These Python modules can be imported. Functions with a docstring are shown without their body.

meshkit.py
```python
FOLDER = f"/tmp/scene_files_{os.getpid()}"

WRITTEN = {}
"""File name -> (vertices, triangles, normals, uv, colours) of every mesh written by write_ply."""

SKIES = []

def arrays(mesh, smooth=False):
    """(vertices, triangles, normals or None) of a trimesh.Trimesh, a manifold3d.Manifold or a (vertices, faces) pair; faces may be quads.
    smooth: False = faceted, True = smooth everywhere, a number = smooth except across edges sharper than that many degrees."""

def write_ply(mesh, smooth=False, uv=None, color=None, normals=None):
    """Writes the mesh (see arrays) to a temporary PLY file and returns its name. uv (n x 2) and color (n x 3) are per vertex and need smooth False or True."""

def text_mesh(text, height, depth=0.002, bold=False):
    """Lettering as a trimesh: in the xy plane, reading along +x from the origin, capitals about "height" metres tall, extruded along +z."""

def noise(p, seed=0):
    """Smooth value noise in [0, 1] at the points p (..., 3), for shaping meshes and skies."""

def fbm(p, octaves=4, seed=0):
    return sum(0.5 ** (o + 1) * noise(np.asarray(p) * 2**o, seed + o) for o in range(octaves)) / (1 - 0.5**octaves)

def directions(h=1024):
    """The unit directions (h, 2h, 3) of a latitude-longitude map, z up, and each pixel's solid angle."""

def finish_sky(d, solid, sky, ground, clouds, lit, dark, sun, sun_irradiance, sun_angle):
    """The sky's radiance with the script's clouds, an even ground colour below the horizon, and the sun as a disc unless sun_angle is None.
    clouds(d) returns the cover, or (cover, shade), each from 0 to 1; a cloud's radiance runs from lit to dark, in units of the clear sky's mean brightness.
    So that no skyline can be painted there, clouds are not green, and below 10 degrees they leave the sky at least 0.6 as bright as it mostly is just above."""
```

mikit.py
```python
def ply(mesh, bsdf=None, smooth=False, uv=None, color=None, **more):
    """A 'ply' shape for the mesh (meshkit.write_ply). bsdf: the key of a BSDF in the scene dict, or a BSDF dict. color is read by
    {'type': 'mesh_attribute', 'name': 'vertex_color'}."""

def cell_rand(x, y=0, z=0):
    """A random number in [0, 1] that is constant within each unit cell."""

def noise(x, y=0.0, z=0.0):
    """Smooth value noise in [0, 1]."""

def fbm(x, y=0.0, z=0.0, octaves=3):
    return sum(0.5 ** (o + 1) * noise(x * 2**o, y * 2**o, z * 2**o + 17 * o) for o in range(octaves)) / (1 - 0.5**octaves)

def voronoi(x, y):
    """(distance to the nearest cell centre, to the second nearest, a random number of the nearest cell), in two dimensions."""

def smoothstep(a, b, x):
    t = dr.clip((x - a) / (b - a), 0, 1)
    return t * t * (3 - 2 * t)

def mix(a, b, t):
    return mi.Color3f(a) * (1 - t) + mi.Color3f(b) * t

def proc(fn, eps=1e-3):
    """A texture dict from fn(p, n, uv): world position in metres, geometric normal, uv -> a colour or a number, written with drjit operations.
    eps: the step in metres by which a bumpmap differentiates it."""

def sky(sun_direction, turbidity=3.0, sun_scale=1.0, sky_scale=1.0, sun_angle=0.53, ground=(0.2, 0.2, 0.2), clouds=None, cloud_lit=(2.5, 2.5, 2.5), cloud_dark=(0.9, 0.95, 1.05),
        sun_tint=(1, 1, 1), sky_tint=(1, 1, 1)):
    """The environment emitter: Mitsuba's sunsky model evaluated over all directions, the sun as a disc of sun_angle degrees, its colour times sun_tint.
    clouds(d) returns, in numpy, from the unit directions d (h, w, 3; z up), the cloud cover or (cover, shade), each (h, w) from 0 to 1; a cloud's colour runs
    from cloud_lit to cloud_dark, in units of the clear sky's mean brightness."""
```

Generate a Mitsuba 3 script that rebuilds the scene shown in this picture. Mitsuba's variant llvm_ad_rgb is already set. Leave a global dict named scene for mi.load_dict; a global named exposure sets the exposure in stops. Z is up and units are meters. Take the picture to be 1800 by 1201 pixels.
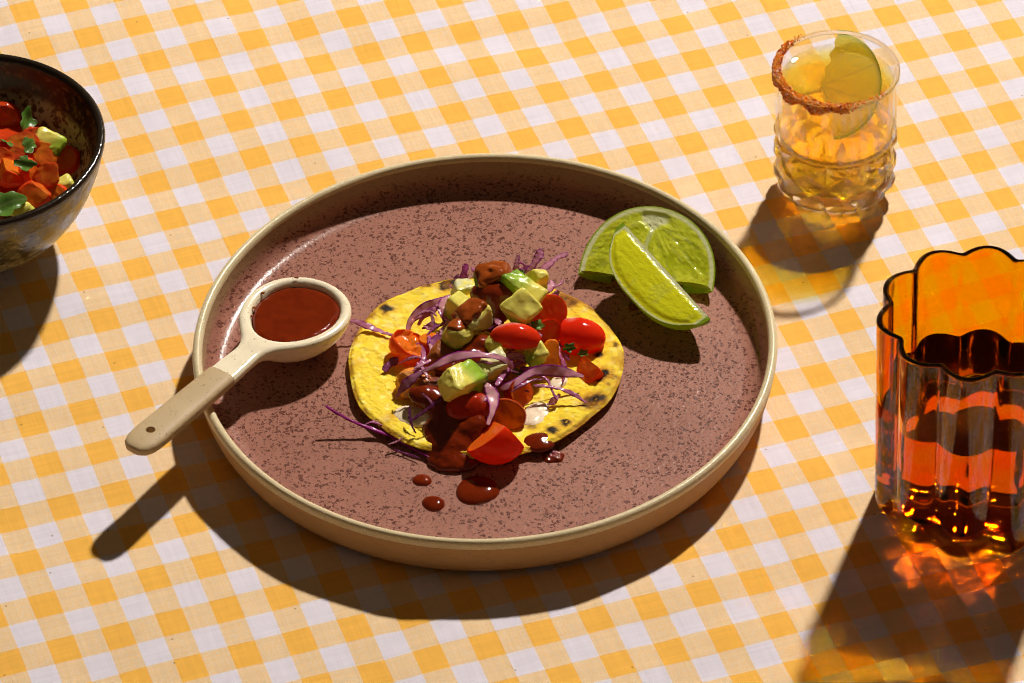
import math
import numpy as np
import trimesh
import manifold3d as m3
import drjit as dr
import mitsuba as mi
import mikit
import meshkit
from mikit import proc, voronoi, cell_rand, smoothstep, mix

T = mi.ScalarTransform4f
scene, labels = {}, {}
rng = np.random.default_rng(7)

# ------------------------------------------------------------------ camera
EYE = np.array([0.01198, -1.88184, 1.70953])
ELEV, ROLL, FPX = 0.730664, -0.019797, 10006.9          # pitch, roll, focal length in pixels of an 1800 px wide frame
FW = np.array([0, math.cos(ELEV), -math.sin(ELEV)])
R0_, U0_ = np.array([1.0, 0, 0]), np.cross([1.0, 0, 0], FW)
RT = R0_ * math.cos(ROLL) + U0_ * math.sin(ROLL)
UP = -R0_ * math.sin(ROLL) + U0_ * math.cos(ROLL)
scene['camera'] = {'type': 'perspective', 'fov': math.degrees(2 * math.atan(900 / FPX)), 'fov_axis': 'x', 'near_clip': 0.1, 'far_clip': 60.0,
                   'to_world': T().look_at(origin=EYE.tolist(), target=(EYE + FW).tolist(), up=UP.tolist())}
# ------------------------------------------------------------------ light: one hard lamp behind, upper right; a dim warm room
exposure = 11.0
GAIN = 2.0 ** -exposure
LAMP = np.array([0.685, 1.470, 1.769]) * 1.35
LAMP_R = 0.076
LAMP_E = 4.2 * GAIN                                       # irradiance facing the lamp, at the plate
LAMP_L = LAMP_E * float(LAMP @ LAMP) / (math.pi * LAMP_R ** 2)
_d = -LAMP / np.linalg.norm(LAMP)
scene['lamp'] = {'type': 'disk', 'to_world': T().look_at(origin=LAMP.tolist(), target=[0, 0, 0], up=[0, 0, 1]) @ T().scale([LAMP_R, LAMP_R, 1]),
                 'emitter': {'type': 'area', 'radiance': {'type': 'rgb', 'value': [LAMP_L * c for c in (1.0, 0.935, 0.84)]}}}
labels['lamp'] = {'label': 'round studio lamp high behind the table, out of the frame', 'category': 'lamp'}
scene['room_light'] = {'type': 'constant', 'radiance': {'type': 'rgb', 'value': [GAIN * c for c in (0.064, 0.046, 0.028)]}}


# ------------------------------------------------------------------ helpers
def at(px, py, z=0.0):
    """The point at height z that stands at pixel (px, py) of the 1800 x 1201 photograph."""
    d = FW + RT * (px - 900) / FPX - UP * (py - 600.5) / FPX
    return EYE + d * ((z - EYE[2]) / d[2])


def key_for(name, parent=None):
    base = (parent + '__' if parent else '') + name
    used = set(scene) | set(labels)
    if base not in used:
        return base
    i = 1
    while f'{base}_{i:03d}' in used:
        i += 1
    return f'{base}_{i:03d}'


def tag(key, label, cat=None, group=None, kind=None):
    d = labels.setdefault(key, {})
    if label: d['label'] = label
    if cat: d['category'] = cat
    if group: d['group'] = group
    if kind: d['kind'] = kind
    return key


def put(name, mesh, bsdf, parent=None, smooth=True, color=None, label=None, cat=None, group=None, kind=None, **more):
    k = key_for(name, parent)
    scene[k] = mikit.ply(mesh, bsdf, smooth=smooth, color=color, **more)
    if label or kind:
        tag(k, label, cat, group, kind)
    return k


def thing(name, label, cat, group=None):
    k = key_for(name)
    return tag(k, label, cat, group)


def grid_faces(nr, nc, wrap=True):
    i, j = np.meshgrid(np.arange(nr - 1), np.arange(nc if wrap else nc - 1), indexing='ij')
    a, b = i * nc + j, i * nc + (j + 1) % nc
    c, d = (i + 1) * nc + (j + 1) % nc, (i + 1) * nc + j
    return np.vstack([np.stack([a.ravel(), b.ravel(), c.ravel()], 1), np.stack([a.ravel(), c.ravel(), d.ravel()], 1)])


def lathe(prof, n=256, rad=None):
    """Revolves (r, z) points; rad(theta) scales the radius. Outward normals when the profile runs upwards on the outside."""
    prof = np.asarray(prof, float)
    th = np.arange(n) * 2 * np.pi / n
    s = np.ones(n) if rad is None else rad(th)
    v = np.stack([prof[:, :1] * np.cos(th) * s, prof[:, :1] * np.sin(th) * s, np.repeat(prof[:, 1:], n, 1)], -1).reshape(-1, 3)
    return v, grid_faces(len(prof), n)


def curve(pts, n):
    """A Catmull-Rom curve through the points, n samples."""
    p = np.asarray(pts, float)
    p = np.vstack([2 * p[0] - p[1], p, 2 * p[-1] - p[-2]])
    t = np.linspace(0, len(p) - 3 - 1e-9, n)
    i = np.floor(t).astype(int)
    u = (t - i)[:, None]
    a, b, c, d = p[i], p[i + 1], p[i + 2], p[i + 3]
    return 0.5 * (2 * b + (c - a) * u + (2 * a - 5 * b + 4 * c - d) * u ** 2 + (3 * b - a - 3 * c + d) * u ** 3)


def euler(rx, ry, rz):
    return trimesh.transformations.euler_matrix(*np.radians([rx, ry, rz]), 'sxyz')[:3, :3]


def tomesh(man, edge=None):
    if edge:
        man = man.refine_to_length(edge)
    m = man.to_mesh()
    t = trimesh.Trimesh(m.vert_properties[:, :3], m.tri_verts, process=False)
    t.merge_vertices()
    return t


def normals_of(v, f):
    n = np.zeros_like(v)
    c = np.cross(v[f[:, 1]] - v[f[:, 0]], v[f[:, 2]] - v[f[:, 0]])
    for k in range(3):
        np.add.at(n, f[:, k], c)
    return n / np.maximum(np.linalg.norm(n, axis=1, keepdims=True), 1e-20)


def wobble(t, amp, scale, seed=0):
    n = normals_of(t.vertices, t.faces)
    t.vertices = t.vertices + n * (amp * (2 * meshkit.fbm(t.vertices * scale + seed * 7.3, 3, seed) - 1))[:, None]
    return t


def ss(a, b, x):
    t = np.clip((x - a) / (b - a), 0, 1)
    return t * t * (3 - 2 * t)


def lerp(a, b, t):
    return np.asarray(a, float) * (1 - np.asarray(t)[..., None]) + np.asarray(b, float) * np.asarray(t)[..., None]


def nz(p, scale, seed=0, octaves=3):
    return meshkit.fbm(np.asarray(p) * scale + seed * 3.7, octaves, seed)


# ------------------------------------------------------------------ materials
VC = {'type': 'mesh_attribute', 'name': 'vertex_color'}


def rgb(*c):
    return {'type': 'rgb', 'value': list(c)}


def two(b):
    return {'type': 'twosided', 'bsdf': b}


def pbr(color, rough, spec=0.5, **k):
    return two({'type': 'principled', 'base_color': color, 'roughness': rough, 'specular': spec, **k})


def bump(b, fn, scale, eps=2e-4):
    return two({'type': 'bumpmap', 'arbitrary': proc(fn, eps), 'scale': scale, 'bsdf': b})


GANG, GS, GA, G0 = 0.309584, 0.0244017, 1.167276, (-0.1871695, 0.252909)
CG, SG = math.cos(GANG), math.sin(GANG)


def cloth_color(p, n, uv):
    x, y = p.x - G0[0], p.y - G0[1]
    wx = 0.0012 * (2 * mikit.noise(x * 9, y * 9, 1.0) - 1)
    wy = 0.0012 * (2 * mikit.noise(x * 9, y * 9, 5.0) - 1)
    u = (x * CG + y * SG + wx)
    v = (x * SG - y * CG + wy)
    a, b = u / GS, v / (GS * GA)
    fa, fb = dr.abs(a - dr.round(a)), dr.abs(b - dr.round(b))
    # every thread of the warp and of the weft keeps its own tone
    tu, tv = mikit.noise(u * 2600, v * 90, 2.0), mikit.noise(v * 2600, u * 90, 3.0)
    e = 0.012
    ya = 1 - smoothstep(0.25 - e, 0.25 + e, fa + 0.004 * (tv - 0.5))
    yb = 1 - smoothstep(0.25 - e, 0.25 + e, fb + 0.004 * (tu - 0.5))
    over = mikit.noise(u * 2200, v * 2200, 7.0)
    t = 0.5 + 0.16 * (over - 0.5) * 2
    yel = ya * t + yb * (1 - t)
    half = 1 - dr.abs(2 * yel - 1)                         # white threads over yellow ones take their tint
    col = mix(mi.Color3f(0.765, 0.71, 0.80), mi.Color3f(0.905, 0.485, 0.094), yel) * mix(mi.Color3f(1, 1, 1), mi.Color3f(1.0, 1.0, 0.77), half)
    shade = 0.93 + 0.10 * (0.5 * tu + 0.5 * tv) + 0.05 * (mikit.noise(u * 700, v * 40, 9.0) - 0.5) + 0.05 * (mikit.noise(u * 40, v * 700, 11.0) - 0.5)
    f1, f2, w = voronoi(x * 45, y * 45)
    fleck = dr.select(w < 0.10, 1.0, 0.0) * (1 - smoothstep(0.012, 0.03, f1))
    return mix(col * shade, mi.Color3f(0.30, 0.15, 0.05), fleck * 0.7)


scene['m_cloth'] = two({'type': 'diffuse', 'reflectance': proc(cloth_color)})


def speck(p, s, seed, keep, r0, r1):
    wx = (mikit.noise(p.x * s * 2.3, p.y * s * 2.3, seed) - 0.5) * 0.9
    wy = (mikit.noise(p.x * s * 2.3, p.y * s * 2.3, seed + 4.0) - 0.5) * 0.9
    f1, f2, w = voronoi(p.x * s + wx + seed * 31.7, (p.y + p.z) * s + wy)
    r = r0 + (r1 - r0) * dr.abs(dr.sin(w * 57.0))
    on = dr.select(w < keep, 1.0, 0.0)
    return on * (1 - smoothstep(r - 0.07, r + 0.07, f1)), f1, on


def well_color(p, n, uv):
    clump = mikit.fbm(p.x * 70, (p.y + p.z) * 70, 3.0)
    a, f1, on = speck(p, 610.0, 1.0, 0.40 + 0.9 * (clump - 0.5), 0.14, 0.44)
    b, _, _ = speck(p, 1350.0, 2.0, 0.30, 0.15, 0.42)
    ring = on * (1 - smoothstep(0.02, 0.16, f1)) * 0.4
    d = dr.maximum(a - ring, 0.75 * b)
    tone = mikit.fbm(p.x * 25, p.y * 25, 8.0)
    base = mix(mi.Color3f(0.30, 0.128, 0.092), mi.Color3f(0.38, 0.172, 0.126), tone)
    # towards the rim the mauve glaze thins out over the tan clay
    base = mix(base, mi.Color3f(0.36, 0.245, 0.125), smoothstep(0.0125, 0.0185, p.z))
    d = d * (1 - 0.75 * smoothstep(0.013, 0.019, p.z))
    return mix(base, mi.Color3f(0.085, 0.022, 0.014), d * 0.93)


def well_bump(p, n, uv):
    return mikit.noise(p.x * 900, p.y * 900, p.z * 900) + 0.5 * mikit.noise(p.x * 2100, p.y * 2100, p.z * 2100)


scene['m_well'] = bump({'type': 'principled', 'base_color': proc(well_color), 'roughness': 0.24, 'specular': 0.28}, well_bump, 0.00007)


def rim_color(p, n, uv):
    s = smoothstep(0.72, 0.84, mikit.noise(p.x * 1500, p.y * 1500, p.z * 1500))
    t = mikit.fbm(p.x * 60, p.y * 60, p.z * 60)
    return mix(mix(mi.Color3f(0.60, 0.485, 0.28), mi.Color3f(0.68, 0.57, 0.36), t), mi.Color3f(0.82, 0.76, 0.55), s * 0.8)


scene['m_rim'] = bump({'type': 'principled', 'base_color': proc(rim_color), 'roughness': 0.28, 'specular': 0.35}, well_bump, 0.00006)


def wall_color(p, n, uv):
    t = mikit.fbm(p.x * 40, p.y * 40, p.z * 120)
    s = smoothstep(0.70, 0.78, mikit.noise(p.x * 500, p.y * 500, p.z * 500))
    return mix(mix(mi.Color3f(0.43, 0.245, 0.105), mi.Color3f(0.50, 0.30, 0.14), t), mi.Color3f(0.30, 0.17, 0.08), s * 0.25)


scene['m_clay'] = pbr(proc(wall_color), 0.6, 0.2)


def spoon_color(p, n, uv):
    s = smoothstep(0.84, 0.89, mikit.noise(p.x * 1500, p.y * 1500, p.z * 1500))
    t = mikit.fbm(p.x * 80, p.y * 80, p.z * 80)
    return mix(mix(mi.Color3f(0.82, 0.71, 0.50), mi.Color3f(0.88, 0.79, 0.60), t), mi.Color3f(0.24, 0.14, 0.06), s * 0.7)


def grip_color(p, n, uv):
    s = smoothstep(0.84, 0.89, mikit.noise(p.x * 1400, p.y * 1400, p.z * 1400))
    t = mikit.fbm(p.x * 60, p.y * 60, p.z * 60)
    return mix(mix(mi.Color3f(0.46, 0.33, 0.18), mi.Color3f(0.53, 0.39, 0.22), t), mi.Color3f(0.16, 0.085, 0.035), s * 0.75)


scene['m_spoon'] = pbr(proc(spoon_color), 0.2, 0.4)
scene['m_grip'] = pbr(proc(grip_color), 0.5, 0.2)


def fine(p, n, uv):
    return mikit.noise(p.x * 700, p.y * 700, p.z * 700) + 0.6 * mikit.noise(p.x * 1700, p.y * 1700, p.z * 1700)


def sauce_color(p, n, uv):
    t = mikit.fbm(p.x * 300, p.y * 300, p.z * 300)
    return mix(mi.Color3f(0.105, 0.0075, 0.0009), mi.Color3f(0.185, 0.019, 0.002), t)


scene['m_sauce'] = bump({'type': 'principled', 'base_color': proc(sauce_color), 'roughness': 0.10, 'specular': 0.45}, fine, 0.00007)
scene['m_sauce_still'] = bump({'type': 'principled', 'base_color': proc(sauce_color), 'roughness': 0.08, 'specular': 0.4}, fine, 0.000012)
def glow(name, rough, spec, share, trans, amp, color=VC):
    """A moist skin over flesh that passes some light: glossy principled blended with a diffusely transmitting one."""
    scene[name] = {'type': 'bumpmap', 'arbitrary': proc(fine, 2e-4), 'scale': amp, 'bsdf': {'type': 'blendbsdf', 'weight': share,
        'a': two({'type': 'principled', 'base_color': color, 'roughness': rough, 'specular': spec}),
        'b': {'type': 'principledthin', 'base_color': color, 'roughness': 0.5, 'diff_trans': trans}}}


glow('m_avocado', 0.26, 0.3, 0.35, 1.0, 0.00007)
glow('m_tomato', 0.11, 0.45, 0.5, 1.2, 0.00003)
glow('m_lime', 0.13, 0.45, 0.55, 1.4, 0.00022)
glow('m_slice', 0.18, 0.4, 0.88, 1.8, 0.00007)
glow('m_salt', 0.2, 0.6, 0.5, 1.2, 0.00001)
glow('m_shred', 0.2, 0.35, 0.55, 1.2, 0.00003)
glow('m_leaf', 0.32, 0.5, 0.4, 1.0, 0.00003)
scene['m_tortilla'] = bump({'type': 'principled', 'base_color': VC, 'roughness': 0.6, 'specular': 0.12}, fine, 0.00045)
scene['m_meat'] = bump({'type': 'principled', 'base_color': VC, 'roughness': 0.35, 'specular': 0.45}, fine, 0.00016)
scene['m_cream'] = pbr(rgb(0.80, 0.66, 0.47), 0.25, 0.4)


def thin_color(p, n, uv):
    t = mikit.fbm(p.x * 300, p.y * 300, p.z * 300)
    return mix(mi.Color3f(0.18, 0.024, 0.003), mi.Color3f(0.34, 0.072, 0.008), t)


scene['m_sauce_thin'] = bump({'type': 'principled', 'base_color': proc(thin_color), 'roughness': 0.11, 'specular': 0.45}, fine, 0.00013)

# ------------------------------------------------------------------ the tablecloth
n = 260
gx, gy = np.meshgrid(np.linspace(-1.1, 1.1, n), np.linspace(-1.1, 1.3, n), indexing='ij')
pz = np.stack([gx, gy, gx * 0], -1)
h = -0.0016 * meshkit.fbm(pz * 14, 3, 3) - 0.0008 * meshkit.noise(pz * np.array([55, 18, 1.0]) + 9, 5)
rg_ = meshkit.fbm(pz * np.array([6.0, 11.0, 1]) + 3, 3, 8)
h = h - 0.0014 * np.clip(1 - 9 * np.abs(rg_ - .5), 0, 1) ** 2
put('tablecloth', (np.stack([gx, gy, h], -1).reshape(-1, 3), grid_faces(n, n, False)), 'm_cloth',
    label='yellow and white gingham cotton tablecloth spread under all the dishes', cat='tablecloth')

# ------------------------------------------------------------------ the plate
plate = thing('dinner_plate', 'large round stoneware plate with speckled mauve glaze and raised cream rim', 'plate')


def out_of_round(th):
    return 1 + 0.004 * np.cos(2 * (th - math.radians(55)))


rim_prof = [(0.1298, 0.0205), (0.13, 0.0222), (0.1297, 0.0234), (0.1290, 0.0242), (0.1281, 0.0245), (0.1272, 0.0244), (0.1264, 0.0238), (0.1259, 0.0229), (0.1257, 0.0218)]
well_prof = [(0.1257, 0.0218), (0.1254, 0.0195), (0.1249, 0.0165), (0.1242, 0.014), (0.1232, 0.0118), (0.1218, 0.0101), (0.1200, 0.0089), (0.1178, 0.0082), (0.115, 0.008), (0.10, 0.008), (0.06, 0.008), (0.0002, 0.008)]
out_prof = [(0.0002, 0.003), (0.100, 0.003), (0.117, 0.0022), (0.1185, 0.0006), (0.1215, 0.0006), (0.1232, 0.0016), (0.1250, 0.0042), (0.1268, 0.0080), (0.1282, 0.0125), (0.1291, 0.0165), (0.1298, 0.0205)]
put('well', lathe(well_prof, 384, out_of_round), 'm_well', plate)
put('rim', lathe(rim_prof, 384, out_of_round), 'm_rim', plate)
put('outer_wall', lathe(out_prof, 384, out_of_round), 'm_clay', plate)
FLOOR = 0.008

# ------------------------------------------------------------------ the spoon
spoon = thing('serving_spoon', 'cream ceramic spoon with tan unglazed grip resting on the plate rim', 'spoon')
SC = at(515, 552, 0.0265)
ax = at(241, 780, 0.0345) - SC
ax /= np.linalg.norm(ax)
ay = np.cross([0, 0, 1], ax)
ay /= np.linalg.norm(ay)
az = np.cross(ax, ay)
SM = np.stack([ax, ay, az], 1)                            # local (x along the handle, y across, z up) -> world


def smin(a, b, k):
    h_ = max(k - abs(a - b), 0.0) / k
    return min(a, b) - h_ * h_ * k * 0.25


def egg(x, y, z, a, b, c):
    b = b * (1 - 0.10 * (x / a))
    q = math.sqrt((x / a) ** 2 + (y / b) ** 2 + (z / c) ** 2)
    g = math.sqrt((x / a ** 2) ** 2 + (y / b ** 2) ** 2 + (z / c ** 2) ** 2)
    return q * (q - 1) / max(g, 1e-6)


def rbox(x, y, z, hx, hy, hz, r):
    qx, qy, qz = abs(x) - hx + r, abs(y) - hy + r, abs(z) - hz + r
    return math.sqrt(max(qx, 0) ** 2 + max(qy, 0) ** 2 + max(qz, 0) ** 2) + min(max(qx, qy, qz), 0) - r


def spoon_sdf(x, y, z):
    X, Y, Z = x * 1000, y * 1000, z * 1000
    o = egg(X, Y, Z - 1.0, 27.5, 24.0, 20.0)
    hw = 6.2 + 0.8 * ss(30, 56, np.float64(X))
    hd = rbox(X - 36, Y, Z + 1.8, 20, hw, 3.0, 2.7)
    s_ = smin(o, hd, 9.0)
    s_ = -smin(-s_, -(Z - 1.0 - 0.25 * ss(28, 40, np.float64(X))), 2.6)
    i = egg(X + 0.8, Y, Z - 2.4, 22.4, 19.1, 17.6)
    s_ = -smin(-s_, i, 2.4)
    return -s_


sp = tomesh(m3.Manifold.level_set(spoon_sdf, [-0.031, -0.028, -0.022, 0.0555, 0.028, 0.004], 0.0011))
trimesh.smoothing.filter_taubin(sp, iterations=14)
put('bowl', (sp.vertices @ SM.T + SC, sp.faces), 'm_spoon', spoon, label='glazed cream bowl and neck of the spoon')
# the grip: rounded bar with a hanging hole
sec = []
for x_, hw, hh, zc in [(0.0522, 6.9, 3.15, -1.75), (0.0528, 7.15, 3.35, -1.75), (0.07, 7.4, 3.4, -1.8), (0.09, 7.8, 3.4, -1.8), (0.105, 8.0, 3.3, -1.8), (0.110, 7.6, 3.1, -1.8), (0.1138, 6.2, 2.6, -1.8), (0.1158, 4.0, 1.9, -1.8), (0.1164, 1.6, 1.0, -1.8)]:
    t_ = np.arange(48) * 2 * np.pi / 48
    e_ = 0.62
    yy, zz = hw * np.sign(np.cos(t_)) * np.abs(np.cos(t_)) ** e_, zc + hh * np.sign(np.sin(t_)) * np.abs(np.sin(t_)) ** e_
    sec.append(np.stack([np.full(48, x_), yy / 1000, zz / 1000], 1))
sec = np.array(sec)
gv = sec.reshape(-1, 3)
gf = grid_faces(len(sec), 48)
gv = np.vstack([gv, sec[0].mean(0), sec[-1].mean(0)])
k_ = np.arange(48)
gf = np.vstack([gf, np.stack([k_ * 0 + len(gv) - 2, (k_ + 1) % 48, k_], 1), np.stack([k_ * 0 + len(gv) - 1, (len(sec) - 1) * 48 + k_, (len(sec) - 1) * 48 + (k_ + 1) % 48], 1)])
gt = trimesh.Trimesh(gv, gf, process=False)
if gt.volume < 0: gt.invert()
gm = m3.Manifold(m3.Mesh(gt.vertices.astype(np.float32), gt.faces.astype(np.uint32)))
hole = m3.Manifold.cylinder(0.03, 0.0021, 0.0021, 32, True).translate([0.1035, 0, 0])
gm = (gm - hole)
gt = tomesh(gm, 0.0015)
put('grip', (gt.vertices @ SM.T + SC, gt.faces), 'm_grip', spoon, smooth=40, label='tan unglazed end of the handle with a hanging hole')
# sauce lying in it
n_r, n_t = 40, 160
rr, tt = np.meshgrid(np.linspace(1, 0, n_r), np.arange(n_t) * 2 * np.pi / n_t, indexing='ij')
a_, b_ = 21.6, 18.4
ex = rr * a_ * np.cos(tt) * (1 + 0.02 * np.sin(3 * tt)) - 0.8
ey = rr * b_ * np.sin(tt) * (1 - 0.10 * np.cos(tt)) * (1 + 0.015 * np.cos(5 * tt))
ez = -1.0 - 0.9 * ss(0.90, 1.0, rr) + 0.10 * nz(np.stack([ex, ey, ex * 0], -1), 0.12, 2) + 0.5 * (nz(np.stack([ex, ey, ex * 0], -1), 0.8, 3) - .5) * ss(.78, .9, rr)
top = np.stack([ex, ey, ez], -1).reshape(-1, 3) / 1000
bot = np.stack([ex * 0.99, ey * 0.99, ez - 3.0 + 0 * rr], -1).reshape(-1, 3) / 1000
ff = grid_faces(n_r, n_t)
st = trimesh.Trimesh(np.vstack([top, bot]), np.vstack([ff, ff[:, ::-1] + len(top), grid_faces(2, n_t) * 0 + np.where(grid_faces(2, n_t) < n_t, grid_faces(2, n_t), grid_faces(2, n_t) - n_t + len(top))[:, ::-1]]), process=False)
put('chili_sauce', (st.vertices @ SM.T + SC, st.faces), 'm_sauce_still', label='pool of dark red sauce filling the bowl of the spoon', cat='sauce')

# ------------------------------------------------------------------ the tortilla
TC = at(851, 643, 0.0105)
TR = 0.0613
n_r, n_t = 130, 420
rr, tt = np.meshgrid(np.linspace(0, 1, n_r) ** 0.8, np.arange(n_t) * 2 * np.pi / n_t, indexing='ij')
edge = TR * (1 + 0.012 * np.sin(3 * tt + 1.0) + 0.008 * np.sin(5 * tt + 2.0) + 0.006 * np.sin(11 * tt))
tx, ty = rr * edge * np.cos(tt), rr * edge * np.sin(tt)
q = np.stack([tx, ty, tx * 0], -1)
lift = 0.0028 * ss(0.55, 1.0, rr) * (0.25 + 0.75 * np.clip(np.cos(tt - math.radians(205)), 0, 1)) + 0.0022 * ss(0.6, 1.0, rr) * np.clip(np.cos(tt - math.radians(-35)), 0, 1)
tz = lift + 0.0022 * (nz(q, 75, 1) - 0.5) + 0.0012 * (nz(q, 230, 2) - 0.5) + 0.0004 * (nz(q, 700, 12) - 0.5) - 0.0012 * ss(0.965, 1.0, rr)
topv = np.stack([tx + TC[0], ty + TC[1], TC[2] + tz], -1).reshape(-1, 3)
botv = topv.copy()
botv[:, 2] -= 0.0015 - 0.0011 * ss(0.97, 1.0, rr).ravel()
ff = grid_faces(n_r, n_t)
last = (n_r - 1) * n_t
gfs = grid_faces(2, n_t)
side = np.where(gfs < n_t, gfs + last, gfs - n_t + last + len(topv))
tv = np.vstack([topv, botv])
tf = np.vstack([ff, ff[:, ::-1] + len(topv), side])
col = lerp([0.86, 0.60, 0.022], [0.93, 0.70, 0.055], nz(tv, 130, 4))
col = lerp(col, np.array([0.96, 0.84, 0.27]), 0.6 * ss(0.52, 0.72, nz(tv, 380, 5)))
col = lerp(col, np.array([0.80, 0.42, 0.014]), 0.55 * ss(0.56, 0.74, nz(tv, 95, 13)) * ss(0.40, 0.62, nz(tv, 500, 14)))
warp = np.stack([nz(tv, 260, 6) - 0.5, nz(tv, 260, 7) - 0.5], 1) * 0.006
spots = [(680, 547, 2.3, 1.6), (751, 503, 1.7, 1.6), (783, 502, 2.6, 1.6), (800, 499, 2.4, 1.6), (986, 523, 3.0, 2.2), (1004, 531, 3.6, 1.4), (1021, 525, 2.8, 2.0), (998, 528, 2.6, 0.9), (1012, 534, 2.0, 0.8), (1041, 539, 2.0, 1.6), (976, 528, 1.8, 1.2), (650, 560, 1.6, 0.9),
         (1040, 714, 3.0, 2.0), (1050, 709, 2.6, 2.0), (993, 750, 2.0, 1.6), (972, 765, 1.9, 1.6), (1052, 667, 2.6, 2.2), (1061, 661, 2.0, 1.6), (1080, 668, 1.3, 1.2), (1051, 626, 1.5, 1.5), (1071, 684, 1.2, 0.8), (1083, 612, 1.4, 1.0),
         (932, 751, 1.8, 0.8), (685, 741, 2.2, 0.55), (690, 733, 1.6, 0.5), (627, 645, 1.8, 0.45), (1085, 640, 1.4, 0.7), (985, 660, 1.6, 1.3), (1066, 600, 1.2, 0.5), (1030, 755, 1.6, 0.5), (1022, 770, 1.4, 0.5), (955, 795, 1.6, 0.5), (1010, 560, 1.0, 0.3)]
for sx, sy, sr, st_ in spots:
    sr *= 1.45
    c_ = at(sx, sy, TC[2])
    d_ = np.hypot(tv[:, 0] + warp[:, 0] - c_[0], tv[:, 1] + warp[:, 1] - c_[1]) * 1000
    col = lerp(col, np.array([0.50, 0.19, 0.012]), np.clip(st_, 0, 1) * 1.0 * (1 - ss(0.4 * sr, 2.1 * sr, d_)) * (0.55 + 0.9 * (nz(tv, 700, 8) - 0.3)).clip(0, 1))
    if st_ > 0.7:
        col = lerp(col, np.array([0.022, 0.013, 0.008]), min(st_ / 1.4, 1) * (1 - ss(0.55 * sr, 1.15 * sr, d_)) * ss(0.2, 0.42, nz(tv, 900, 9)))
# toasted rim
er = np.hypot(tv[:, 0] - TC[0], tv[:, 1] - TC[1]) / np.tile(edge.ravel(), 2)
col = lerp(col, np.array([0.46, 0.20, 0.02]), 0.85 * ss(0.94, 1.0, er) * ss(0.40, 0.58, nz(tv, 150, 10)))
put('tortilla', (tv, tf), 'm_tortilla', color=np.clip(col, 0, 1), label='small round yellow corn tortilla with charred spots lying on the mauve plate', cat='tortilla')

# ------------------------------------------------------------------ lime wedges
LIME_SKIN, LIME_PITH, LIME_FLESH, LIME_MEMB = [0.27, 0.42, 0.022], [0.88, 0.87, 0.47], [0.36, 0.43, 0.018], [0.60, 0.64, 0.16]


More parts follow.
